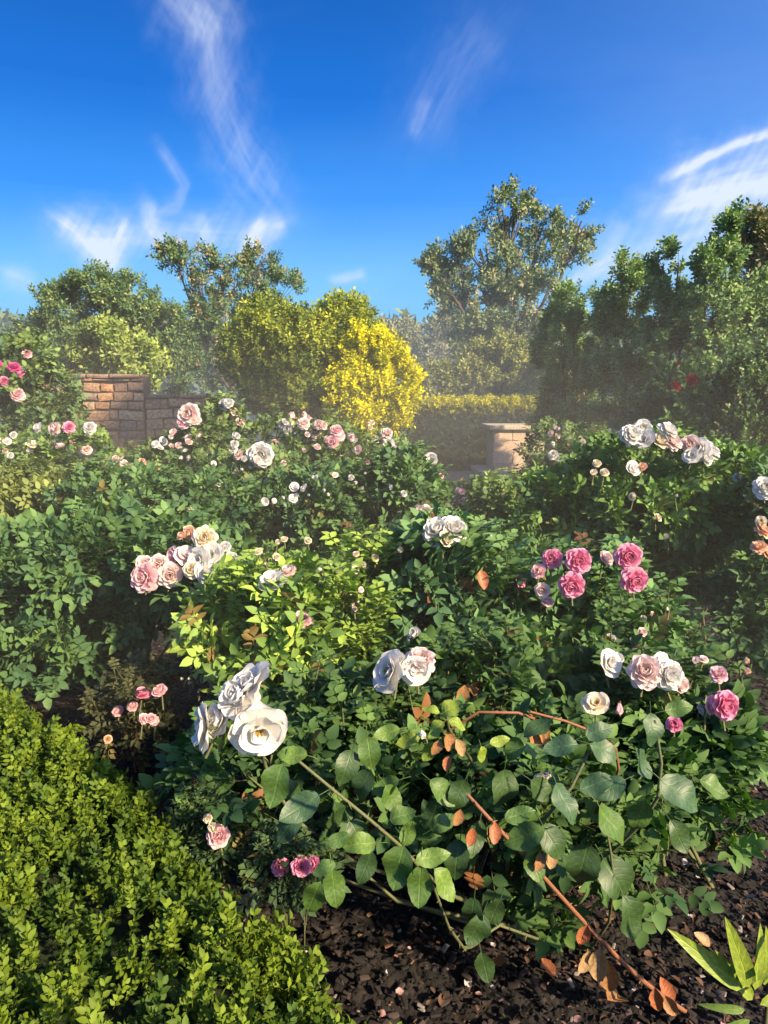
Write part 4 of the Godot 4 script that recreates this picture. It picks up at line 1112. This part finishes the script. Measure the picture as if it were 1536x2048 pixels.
	rose("light green rose bush full of buds in the middle of the bed", Vector3(-0.331, 0, -2.75), [L(-0.549, 0.62, -2.75, 0.172, 0.124, 0.26), L(-0.32, 0.64, -2.75, 0.21, 0.124, 0.28), L(-0.13, 0.64, -2.75, 0.152, 0.133, 0.26), L(-0.392, 0.518, -2.7, 0.245, 0.113, 0.28), L(-0.128, 0.498, -2.7, 0.17, 0.113, 0.26), L(-0.055, 0.752, -2.85, 0.088, 0.118, 0.2), L(-0.234, 0.4, -2.6, 0.201, 0.092, 0.26)], 900, {"dark": Color(0.055, 0.105, 0.03), "light": Color(0.19, 0.27, 0.05), "rare": Color(0.14, 0.10, 0.04), "rare_share": 0.04}, [
		[Vector3(-0.399, 0.804, -2.6), "white", "open", 0.10, 1, 0, Vector3(-0.2, 1, 0.35), true], [Vector3(-0.351, 0.829, -2.65), "blush", "cup", 0.06], [Vector3(-0.283, 0.69, -2.5), "pale", "full", 0.07, 1, 0], [Vector3(-0.211, 0.813, -2.6), "cream", "bud", 0.03, 10, 0.13], [Vector3(-0.384, 0.902, -2.7), "cream", "bud", 0.03, 6, 0.1], [Vector3(-0.052, 0.883, -2.7), "cream", "bud", 0.03, 12, 0.12], [Vector3(-0.158, 0.776, -2.6), "blush", "bud", 0.03, 6, 0.1], [Vector3(-0.126, 0.555, -2.3), "blush", "open", 0.06, 3, 0.04], [Vector3(-0.671, 0.477, -2.6), "cream", "bud", 0.03, 6, 0.07]])
	rose("tall rose bush with a pair of white blooms at its top, right of centre", Vector3(0.299, 0, -2.75), [L(0.23, 0.815, -2.75, 0.142, 0.132, 0.24), L(0.402, 0.718, -2.75, 0.152, 0.171, 0.26), L(0.176, 0.62, -2.75, 0.153, 0.134, 0.24), L(0.362, 0.538, -2.7, 0.188, 0.132, 0.26), L(0.139, 0.724, -2.8, 0.097, 0.116, 0.2)], 620, {"mesh": X.spray, "dark": Color(0.03, 0.07, 0.035), "light": Color(0.09, 0.16, 0.06), "rare": Color(0.09, 0.04, 0.022), "rare_share": 0.015}, [
		[Vector3(0.19, 0.989, -2.6), "white", "full", 0.105, 1, 0, Vector3(-0.2, 0.7, 0.7), true], [Vector3(0.243, 0.995, -2.6), "white", "full", 0.10, 1, 0, Vector3(0.3, 0.7, 0.7), true], [Vector3(0.213, 0.97, -2.56), "cream", "cup", 0.06], [Vector3(0.161, 1.022, -2.9), "blush", "cup", 0.05, 2, 0.03], [Vector3(0.399, 0.977, -2.7), "white", "bud", 0.04], [Vector3(0.104, 0.674, -2.4), "white", "cup", 0.05]])
	rose("rose bush with bright pink double blooms right of centre", Vector3(0.752, 0, -2.75), [L(0.727, 0.679, -2.75, 0.228, 0.114, 0.26), L(0.615, 0.6, -2.75, 0.191, 0.124, 0.26), L(0.865, 0.56, -2.75, 0.211, 0.144, 0.28), L(0.703, 0.459, -2.7, 0.246, 0.132, 0.28), L(0.908, 0.712, -2.85, 0.138, 0.098, 0.2), L(0.987, 0.459, -2.7, 0.151, 0.113, 0.24)], 780, {"dark": Color(0.026, 0.064, 0.03), "light": Color(0.08, 0.15, 0.05)}, [
		[Vector3(0.577, 0.911, -2.5), "pink", "full", 0.068, 1, 0, Vector3(-0.5, 0.3, 1), true], [Vector3(0.653, 0.917, -2.45), "pink", "full", 0.082, 1, 0, Vector3(0, 0.15, 1), true], [Vector3(0.819, 0.931, -2.45), "pink", "full", 0.088, 1, 0, Vector3(-0.1, 0.1, 1), true], [Vector3(0.833, 0.857, -2.42), "pink", "full", 0.085, 1, 0, Vector3(0.1, -0.05, 1), true], [Vector3(0.62, 0.845, -2.4), "pink", "full", 0.085, 1, 0, Vector3(-0.1, -0.2, 1), true], [Vector3(0.532, 0.867, -2.5), "pale", "cup", 0.05], [Vector3(0.772, 0.901, -2.55), "blush", "cup", 0.055], [Vector3(0.477, 0.847, -2.55), "pink", "cup", 0.045], [Vector3(0.536, 0.815, -2.45), "blush", "cup", 0.05], [Vector3(0.553, 0.798, -2.45), "pale", "cup", 0.04],
		[Vector3(0.743, 0.69, -2.35), "white", "cup", 0.045, 2, 0.02], [Vector3(0.862, 0.708, -2.4), "blush", "cup", 0.03], [Vector3(0.954, 0.749, -2.5), "cream", "bud", 0.03, 3, 0.06]])
	rose("large rose bush crowned with white blooms at right of the bed", Vector3(1.865, 0, -4.3), [L(1.113, 0.845, -4.3, 0.291, 0.16, 0.35), L(1.492, 0.845, -4.3, 0.379, 0.204, 0.42), L(1.873, 0.815, -4.3, 0.35, 0.204, 0.42), L(1.539, 1.064, -4.3, 0.376, 0.13, 0.38), L(1.861, 0.548, -4.3, 0.324, 0.177, 0.35), L(1.388, 0.578, -4.3, 0.323, 0.162, 0.32), L(2.115, 0.697, -4.3, 0.176, 0.205, 0.3), L(1.978, 0.991, -4.3, 0.174, 0.13, 0.3), L(0.971, 0.727, -4.3, 0.234, 0.117, 0.3)], 2200, {"dark": Color(0.028, 0.065, 0.022), "light": Color(0.11, 0.19, 0.045)}, [
		[Vector3(1.288, 1.27, -3.9), "white", "full", 0.115, 1, 0], [Vector3(1.363, 1.299, -3.95), "white", "cup", 0.095], [Vector3(1.355, 1.245, -3.88), "white", "open", 0.10], [Vector3(1.264, 1.248, -3.92), "white", "open", 0.09], [Vector3(1.484, 1.289, -3.92), "white", "full", 0.11], [Vector3(1.436, 1.231, -3.9), "cream", "cup", 0.09], [Vector3(1.506, 1.231, -3.9), "blush", "full", 0.10], [Vector3(1.598, 1.223, -3.9), "blush", "cup", 0.09], [Vector3(1.644, 1.193, -3.88), "white", "full", 0.12], [Vector3(1.598, 1.163, -3.86), "white", "open", 0.09], [Vector3(1.705, 1.178, -3.9), "white", "full", 0.10], [Vector3(1.664, 1.148, -3.86), "white", "cup", 0.08], [Vector3(1.262, 1.086, -3.85), "white", "open", 0.08, 2, 0.03], [Vector3(1.339, 1.104, -3.85), "peach", "cup", 0.05], [Vector3(1.121, 1.087, -3.9), "cream", "cup", 0.05, 3, 0.06], [Vector3(1.857, 1.073, -3.9), "white", "cup", 0.045], [Vector3(1.331, 0.845, -3.75), "cream", "bud", 0.05, 5, 0.25]])
	rose("small rose bush with crimson and peach blooms below the stone pillar", Vector3(1.126, 0, -5.8), [L(0.991, 0.634, -5.8, 0.275, 0.177, 0.35), L(1.23, 0.514, -5.8, 0.276, 0.177, 0.35), L(0.917, 0.434, -5.8, 0.316, 0.158, 0.35)], 620, {"light": Color(0.14, 0.20, 0.05)}, [
		[Vector3(1.192, 0.845, -5.4), "magenta", "full", 0.085], [Vector3(1.147, 0.756, -5.4), "peach", "cup", 0.07], [Vector3(1.049, 0.77, -5.5), "cream", "cup", 0.05, 2, 0.1], [Vector3(1.384, 0.654, -5.2), "cream", "cup", 0.04, 3, 0.2]])
	rose("rose bush with white and peach blooms cut by the right edge", Vector3(2.085, 0, -3.7), [L(2.034, 0.955, -3.7, 0.15, 0.1, 0.25), L(2.198, 0.802, -3.7, 0.202, 0.202, 0.3), L(1.867, 0.517, -3.6, 0.137, 0.124, 0.22), L(1.877, 0.368, -3.5, 0.17, 0.146, 0.25), L(1.776, 0.333, -3.7, 0.128, 0.116, 0.2)], 700, deep, [[Vector3(1.724, 1.058, -3.35), "white", "full", 0.10], [Vector3(1.821, 1.018, -3.4), "white", "full", 0.09], [Vector3(1.704, 0.867, -3.3), "peach", "full", 0.075], [Vector3(1.682, 0.796, -3.28), "peach", "full", 0.07], [Vector3(1.717, 0.764, -3.27), "peach", "cup", 0.06], [Vector3(1.702, 0.905, -3.32), "cream", "cup", 0.05]])
	rose("low rose bush at right with pale double blooms and two hot pink blooms", Vector3(0.918, 0, -2.2), [L(0.809, 0.502, -2.15, 0.137, 0.091, 0.2), L(0.947, 0.486, -2.15, 0.107, 0.091, 0.2), L(0.733, 0.529, -2.2, 0.109, 0.093, 0.2), L(0.823, 0.407, -2.05, 0.146, 0.088, 0.2), L(0.965, 0.35, -2.1, 0.075, 0.09, 0.18), L(0.72, 0.445, -2.1, 0.12, 0.075, 0.2)], 560, {"mesh": X.spray_near, "dark": Color(0.018, 0.044, 0.018), "light": Color(0.062, 0.115, 0.035), "smin": 0.08, "smax": 0.13}, [
		[Vector3(0.714, 0.716, -1.95), "blush", "full", 0.09, 1, 0, Vector3(-0.2, 0.6, 0.8), true], [Vector3(0.776, 0.706, -1.95), "white", "full", 0.085, 1, 0, Vector3(0.4, 0.5, 0.8), true], [Vector3(0.763, 0.723, -1.98), "white", "open", 0.07], [Vector3(0.821, 0.695, -1.97), "blush", "cup", 0.045], [Vector3(0.63, 0.719, -2), "white", "open", 0.075], [Vector3(0.654, 0.753, -2.02), "white", "cup", 0.045, 2, 0.02],
		[Vector3(0.915, 0.641, -1.9), "pink", "full", 0.075, 1, 0, Vector3(0.2, 0.2, 1), true], [Vector3(0.884, 0.632, -1.92), "pale", "cup", 0.05], [Vector3(0.869, 0.631, -1.94), "white", "cup", 0.035], [Vector3(0.939, 0.687, -2), "pale", "full", 0.05], [Vector3(0.774, 0.618, -1.88), "pink", "cup", 0.04], [Vector3(0.943, 0.698, -2.1), "blush", "cup", 0.03, 2, 0.03], [Vector3(1.02, 0.69, -2.05), "peach", "bud", 0.05, 2, 0.03], [Vector3(0.615, 0.692, -1.85), "pale", "bud", 0.045, 1, 0, Vector3(0, -1, 0.1)], [Vector3(0.524, 0.707, -1.75), "cream", "open", 0.06, 1, 0, Vector3(-0.2, 0.8, 0.6), true]])

func front_bush() -> void:
	var t := rose("nearest rose bush with large leaves, white blooms and an arching reddish cane", Vector3(0.348, 0, -1.95), [L(-0.362, 0.506, -1.75, 0.138, 0.1, 0.18), L(-0.173, 0.541, -1.9, 0.162, 0.095, 0.2), L(0.017, 0.538, -2, 0.156, 0.099, 0.2), L(0.184, 0.488, -1.95, 0.167, 0.111, 0.22), L(0.392, 0.488, -1.95, 0.181, 0.111, 0.22), L(0.015, 0.479, -1.75, 0.164, 0.088, 0.2), L(0.23, 0.425, -1.75, 0.19, 0.088, 0.2), L(0.444, 0.452, -1.75, 0.139, 0.088, 0.2), L(-0.503, 0.396, -1.9, 0.082, 0.068, 0.15), L(0.366, 0.614, -2.15, 0.166, 0.091, 0.2), L(0.154, 0.598, -2.15, 0.121, 0.076, 0.2), L(0.644, 0.312, -1.8, 0.144, 0.078, 0.2), L(0.875, 0.323, -1.95, 0.098, 0.084, 0.2), L(0.464, 0.246, -1.75, 0.115, 0.064, 0.16)], 760, {"mesh": X.spray_near, "smin": 0.065, "smax": 0.12, "gap": -0.02, "feature": 0.2, "dark": Color(0.016, 0.040, 0.016), "light": Color(0.060, 0.11, 0.030), "rare": Color(0.11, 0.05, 0.02), "rare_share": 0.02}, [
		[Vector3(-0.277, 0.853, -1.5), "white", "open", 0.10, 1, 0, Vector3(-0.55, 0.75, 0.25), true], [Vector3(-0.303, 0.832, -1.49), "white", "full", 0.095, 1, 0, Vector3(-0.5, 0.6, 0.5), true], [Vector3(-0.371, 0.77, -1.48), "white", "open", 0.092, 1, 0, Vector3(-0.9, 0.15, 0.35), true], [Vector3(-0.349, 0.777, -1.5), "white", "cup", 0.07, 1, 0, Vector3(-0.6, 0.5, 0.6), true], [Vector3(-0.259, 0.776, -1.46), "white", "open", 0.106, 1, 0, Vector3(0.25, -0.15, 1), true], [Vector3(-0.281, 0.803, -1.48), "blush", "cup", 0.06],
		[Vector3(0.016, 0.751, -1.85), "white", "open", 0.10, 1, 0, Vector3(-0.7, 0.4, 0.5), true], [Vector3(0.029, 0.766, -1.87), "white", "full", 0.075, 1, 0, Vector3(-0.3, 0.8, 0.4), true], [Vector3(0.095, 0.771, -1.88), "blush", "full", 0.08, 1, 0, Vector3(0.1, 0.8, 0.5), true], [Vector3(0.083, 0.754, -1.86), "white", "open", 0.07], [Vector3(0.093, 0.715, -1.6), "white", "bud", 0.04], [Vector3(0.323, 0.647, -1.5), "cream", "cup", 0.04, 2, 0.02], [Vector3(0.351, 0.676, -1.5), "cream", "bud", 0.03]])

	var base: Vector3 = t.position
	cane(t, [Vector3(0.813, -0.08, -1.62), Vector3(0.607, 0.124, -1.52), Vector3(0.443, 0.326, -1.45), Vector3(0.284, 0.542, -1.38), Vector3(0.214, 0.627, -1.36), Vector3(0.168, 0.663, -1.4)], 0.006, 0.004, M.red_stem)
	cane(t, [base, Vector3(0.364, 0.586, -1.75), Vector3(0.33, 0.749, -1.6), Vector3(0.206, 0.752, -1.6), Vector3(0.152, 0.699, -1.62)], 0.005, 0.003, M.red_stem)
	cane(t, [base, Vector3(0.576, 0.533, -1.7), Vector3(0.456, 0.718, -1.6), Vector3(0.33, 0.752, -1.6)], 0.005, 0.003, M.red_stem)
	cane(t, [base, Vector3(0.146, 0.37, -1.5), Vector3(0.022, 0.577, -1.38), Vector3(-0.076, 0.675, -1.36), Vector3(-0.171, 0.76, -1.36)], 0.006, 0.003, M.stem)
	cane(t, [base, Vector3(0.294, 0.413, -1.6), Vector3(0.316, 0.608, -1.4), Vector3(0.356, 0.63, -1.4), Vector3(0.417, 0.749, -1.42)], 0.006, 0.003, M.stem)
	cane(t, [base, Vector3(0.241, 0.506, -1.75), Vector3(0.141, 0.744, -1.5), Vector3(0.122, 0.835, -1.42)], 0.005, 0.003, M.stem)
	cane(t, [base, Vector3(0.448, 0.336, -1.6), Vector3(0.548, 0.578, -1.45), Vector3(0.565, 0.684, -1.4), Vector3(0.545, 0.813, -1.42)], 0.005, 0.003, M.stem)
	cane(t, [base, Vector3(0.181, 0.235, -1.5), Vector3(0.099, 0.51, -1.32), Vector3(0.068, 0.582, -1.3)], 0.005, 0.0025, M.stem)
	cane(t, [base, Vector3(0.348, 0.26, -1.5), Vector3(0.232, 0.412, -1.35), Vector3(0.181, 0.419, -1.3)], 0.005, 0.0025, M.stem)
	cane(t, [base, Vector3(0.491, 0.154, -1.6), Vector3(0.48, 0.473, -1.42), Vector3(0.454, 0.596, -1.42)], 0.005, 0.0025, M.stem)
	cane(t, [base, Vector3(-0.079, 0.387, -1.6), Vector3(-0.24, 0.538, -1.6), Vector3(-0.265, 0.732, -1.5)], 0.006, 0.004, M.stem)
	cane(t, [base, Vector3(0.109, 0.395, -1.85), Vector3(0.043, 0.635, -1.88)], 0.005, 0.003, M.stem)
	# the large leaves: stalk end, depth, direction, length in picture pixels, tone
	for e in [
		[565, 1528, 1.36, 255, 98, "mid"], [615, 1512, 1.36, 172, 72, "bright"], [735, 1474, 1.40, 278, 78, "mid"], [705, 1500, 1.40, 250, 82, "dark"], [800, 1458, 1.42, 196, 62, "bright"],
		[808, 1692, 1.30, 258, 108, "mid"], [808, 1690, 1.31, 72, 62, "bright"], [832, 1722, 1.28, 18, 80, "bright"], [868, 1738, 1.28, 312, 88, "bright"], [842, 1728, 1.28, 267, 102, "mid"],
		[752, 1686, 1.30, 188, 78, "bright"], [700, 1672, 1.31, 186, 58, "mid"], [745, 1702, 1.30, 246, 84, "dark"], [664, 1738, 1.28, 278, 100, "mid"], [642, 1762, 1.28, 246, 96, "mid"], [672, 1726, 1.28, 196, 58, "mid"],
		[948, 1796, 1.30, 268, 92, "dark"], [966, 1828, 1.30, 246, 84, "dark"], [962, 1902, 1.27, 284, 80, "dark"], [1090, 1660, 1.34, 202, 104, "mid"], [1086, 1650, 1.35, 300, 92, "dark"],
		[1112, 1566, 1.38, 296, 98, "blue"], [1198, 1612, 1.36, 306, 122, "mid"], [1322, 1558, 1.36, 322, 112, "blue"], [1302, 1426, 1.42, 272, 76, "blue"], [1178, 1488, 1.40, 338, 86, "blue"],
		[1156, 1490, 1.40, 184, 78, "blue"], [1172, 1472, 1.40, 16, 66, "blue"], [1330, 1422, 1.42, 12, 64, "mid"], [884, 1428, 1.42, 34, 56, "lime"], [898, 1440, 1.41, 338, 46, "lime"], [888, 1444, 1.41, 228, 50, "lime"], [880, 1425, 1.42, 160, 40, "lime"],
		[872, 1486, 1.45, 232, 52, "lime"], [962, 1492, 1.45, 282, 42, "lime"], [980, 1488, 1.46, 18, 48, "lime"], [1040, 1476, 1.46, 246, 66, "mid"], [1044, 1498, 1.46, 350, 62, "mid"], [840, 1476, 1.44, 196, 58, "lime"],
		[1208, 1718, 1.42, 300, 128, "dark"], [1246, 1790, 1.42, 290, 116, "dark"], [1176, 1690, 1.42, 262, 116, "dark"], [1010, 1540, 1.45, 266, 104, "dark"], [640, 1590, 1.45, 206, 104, "blue"], [606, 1622, 1.46, 224, 96, "blue"], [668, 1604, 1.42, 280, 90, "dark"],
		[930, 1560, 1.45, 250, 80, "dark"], [1060, 1560, 1.45, 320, 84, "dark"], [1250, 1560, 1.42, 200, 80, "blue"], [1270, 1500, 1.44, 300, 84, "blue"], [1100, 1440, 1.5, 210, 70, "dark"], [1160, 1580, 1.42, 20, 84, "blue"], [700, 1640, 1.40, 300, 74, "dark"], [1010, 1640, 1.38, 30, 70, "mid"], [960, 1640, 1.40, 255, 80, "dark"], [1060, 1690, 1.38, 285, 90, "mid"], [880, 1600, 1.45, 240, 84, "dark"], [770, 1570, 1.45, 300, 80, "mid"], [800, 1560, 1.46, 210, 74, "mid"], [860, 1560, 1.46, 320, 80, "mid"], [560, 1560, 1.5, 310, 80, "dark"], [740, 1540, 1.45, 250, 84, "dark"], [1340, 1640, 1.45, 300, 84, "dark"], [1000, 1800, 1.36, 250, 84, "dark"], [1290, 1600, 1.40, 260, 90, "mid"], [1400, 1560, 1.5, 330, 70, "mid"], [920, 1680, 1.42, 260, 90, "dark"], [780, 1640, 1.40, 20, 64, "mid"], [860, 1660, 1.40, 40, 70, "mid"]]:
		leaflet(t, spot(e[0], e[1], e[2]), e[3], e[4] * e[2] / 1560.0, e[5])
	for e in [[895, 1462, 1.43, 270, 46, "dead"], [912, 1478, 1.43, 290, 44, "tan"], [882, 1480, 1.43, 240, 40, "dead"], [898, 1512, 1.43, 260, 34, "rust"], [922, 1618, 1.38, 250, 40, "dead"], [945, 1655, 1.36, 260, 44, "rust"], [990, 1645, 1.35, 265, 46, "rust"], [1100, 1690, 1.38, 270, 56, "tan"], [1085, 1700, 1.38, 250, 50, "dead"], [1068, 1450, 1.58, 270, 60, "dead"], [1080, 1450, 1.58, 285, 50, "dead"], [930, 1370, 1.9, 250, 50, "dead"], [1176, 1850, 1.44, 250, 50, "rust"], [1200, 1895, 1.46, 268, 78, "tan"], [1180, 1900, 1.46, 240, 56, "tan"], [1216, 1920, 1.46, 275, 80, "dead"], [1310, 1975, 1.52, 280, 56, "rust"], [1330, 1990, 1.52, 300, 50, "dead"], [1010, 1255, 2.3, 270, 50, "rust"], [1060, 1285, 2.3, 350, 40, "rust"], [960, 1140, 2.5, 280, 44, "rust"]]:
		var p := spot(e[0], e[1], e[2])
		var a := deg_to_rad(e[3])
		part("dead_leaf", X.curled[rng.randi() % 3], M.tones[e[5]], t, facing(Vector3(cos(a), sin(a), R(-0.2, 0.3)), Vector3(R(-0.5, 0.5), 0.5, 1), p - t.position, e[4] * e[2] / 1560.0))

func spot(x: float, y: float, z: float) -> Vector3:
	# a place in the garden given by sight: across, up and z metres ahead of where one stands
	var c := Vector3((x - 768.0) / 1490.0, (1024.0 - y) / 1490.0, -1.0).rotated(Vector3.RIGHT, deg_to_rad(-8.55))
	return Vector3(0, 1.45, 0) + c * (z / -c.z)

func small_plants() -> void:
	var d := {"mesh": X.spray_fine, "smin": 0.08, "smax": 0.13, "girth": 0.004, "dark": Color(0.020, 0.026, 0.014), "light": Color(0.055, 0.060, 0.026), "bark": M.red_stem, "gap": 0.0, "feature": 0.12}
	var t := rose("low sparse rose with small pink blooms behind the box hedge", Vector3(-0.994, 0, -2.85), [L(-0.937, 0.299, -2.75, 0.116, 0.087, 0.16), L(-1.028, 0.238, -2.75, 0.097, 0.068, 0.14), L(-0.893, 0.196, -2.75, 0.078, 0.078, 0.14)], 36, d, [[Vector3(-0.87, 0.402, -2.55), "pink", "cup", 0.055], [Vector3(-0.804, 0.417, -2.55), "pale", "cup", 0.05], [Vector3(-0.847, 0.329, -2.5), "pale", "full", 0.055, 2, 0.03], [Vector3(-0.828, 0.357, -2.5), "pale", "cup", 0.04], [Vector3(-0.979, 0.342, -2.6), "pale", "cup", 0.04], [Vector3(-0.982, 0.282, -2.5), "peach", "cup", 0.03], [Vector3(-0.908, 0.378, -2.56), "pale", "cup", 0.04]])
	d = {"mesh": X.spray_fine, "smin": 0.05, "smax": 0.09, "girth": 0.003, "dark": Color(0.02, 0.04, 0.02), "light": Color(0.06, 0.10, 0.04), "gap": -0.3}
	rose("small low plant with one pale pink flower beside the box hedge", Vector3(-0.426, 0, -1.68), [L(-0.399, 0.4, -1.62, 0.047, 0.035, 0.08), L(-0.428, 0.432, -1.65, 0.043, 0.036, 0.08)], 70, d, [[Vector3(-0.373, 0.479, -1.55), "pale", "full", 0.05, 1, 0, Vector3(0.1, 0.7, 0.8), true], [Vector3(-0.387, 0.54, -1.55), "cream", "cup", 0.025, 2, 0.015]])
	rose("small low plant with three pink flowers under the large leaves", Vector3(-0.217, 0, -1.62), [L(-0.226, 0.389, -1.56, 0.057, 0.025, 0.08), L(-0.181, 0.377, -1.56, 0.046, 0.025, 0.08)], 60, d, [[Vector3(-0.228, 0.463, -1.5), "pink", "full", 0.038, 1, 0, Vector3(-0.2, 0.5, 0.9), true], [Vector3(-0.179, 0.477, -1.48), "pink", "full", 0.042, 1, 0, Vector3(0.1, 0.5, 0.9), true], [Vector3(-0.152, 0.475, -1.49), "pink", "cup", 0.032]])
	# the plant with lance-shaped leaves in the bottom right corner
	var at: Vector3 = Vector3(0.879, 0, -1.52)
	var p := thing("lance_leaf_plant", "fresh bright green plant with long pointed leaves at the bottom right", "plant", at)
	var b := MB.new()
	var top := Vector3(0.0, 0.34, 0.02)
	b.tube([Vector3(0, -0.02, 0), Vector3(0, 0.15, 0.0), top], 0.006, 0.004, 7)
	part("stalk", b.mesh(), M.stem, p)
	for k in 3:
		var q := MB.new()
		q.leaf(Transform3D(), 1.0, 0.2, 10, 0.35, 0.10 + 0.1 * k, 0.0, Color.WHITE, 0.62)
		X["lance%d" % k] = q.mesh()
	for e in [[1500, 1975, 1.3, 112, 165, 0], [1490, 1975, 1.32, 140, 175, 1], [1510, 1980, 1.3, 84, 120, 0], [1515, 1960, 1.28, 60, 110, 1], [1490, 2020, 1.28, 178, 78, 2], [1520, 2010, 1.28, 30, 100, 1], [1505, 2000, 1.34, 125, 120, 0], [1500, 2040, 1.26, 200, 90, 2], [1530, 1970, 1.34, 95, 130, 0]]:
		var a := deg_to_rad(e[3])
		part("leaf", X["lance%d" % e[5]], M.tones.lime if e[5] != 2 else M.tones.bright, p, facing(Vector3(cos(a), sin(a), R(-0.1, 0.25)), Vector3(R(-0.3, 0.3), 0.5, 1), spot(e[0], e[1], e[2]) - at, e[4] * e[2] / 1200.0))
	# single dead leaves lying on the soil
	for e in [[1065, 1830, 75, "tan", "tan oval dead leaf lying upright on the soil below the large leaves"], [985, 1935, 52, "dead", "small reddish brown dead leaf on dark soil near the bottom centre"], [1240, 2000, 80, "dead", "long curled brown dead leaf near the bottom right"], [1340, 2020, 60, "rust", "orange dead leaf in the bottom right corner beside the lance leaved plant"], [1420, 1900, 40, "tan", "small tan dead leaf on soil left of the lance leaved plant"], [1490, 1700, 40, "dead", "reddish dead leaf on the soil at the right edge"], [760, 1900, 34, "tan", "little tan dead leaf on the soil right of the box hedge"], [1110, 1960, 44, "rust", "rusty dead leaf on the soil below the arching cane"]]:
		var y: float = e[1]
		var ang := atan((y - 1024.0) / 1490.0) + deg_to_rad(8.55)
		var z := 1.45 / tan(ang)
		var pp := spot(e[0], y, z * 0.985)
		var o := part("fallen_leaf", X.curled[rng.randi() % 3], M.tones[e[3]], self, facing(Vector3(R(-0.6, 0.6), 0.25, R(-1, 1)), Vector3(R(-0.3, 0.3), 0.8, 0.5), pp + Vector3(0, 0.01, 0), e[2] * z / 1490.0))
		tag(o, e[4], "dead leaf", "dead leaves on the soil")
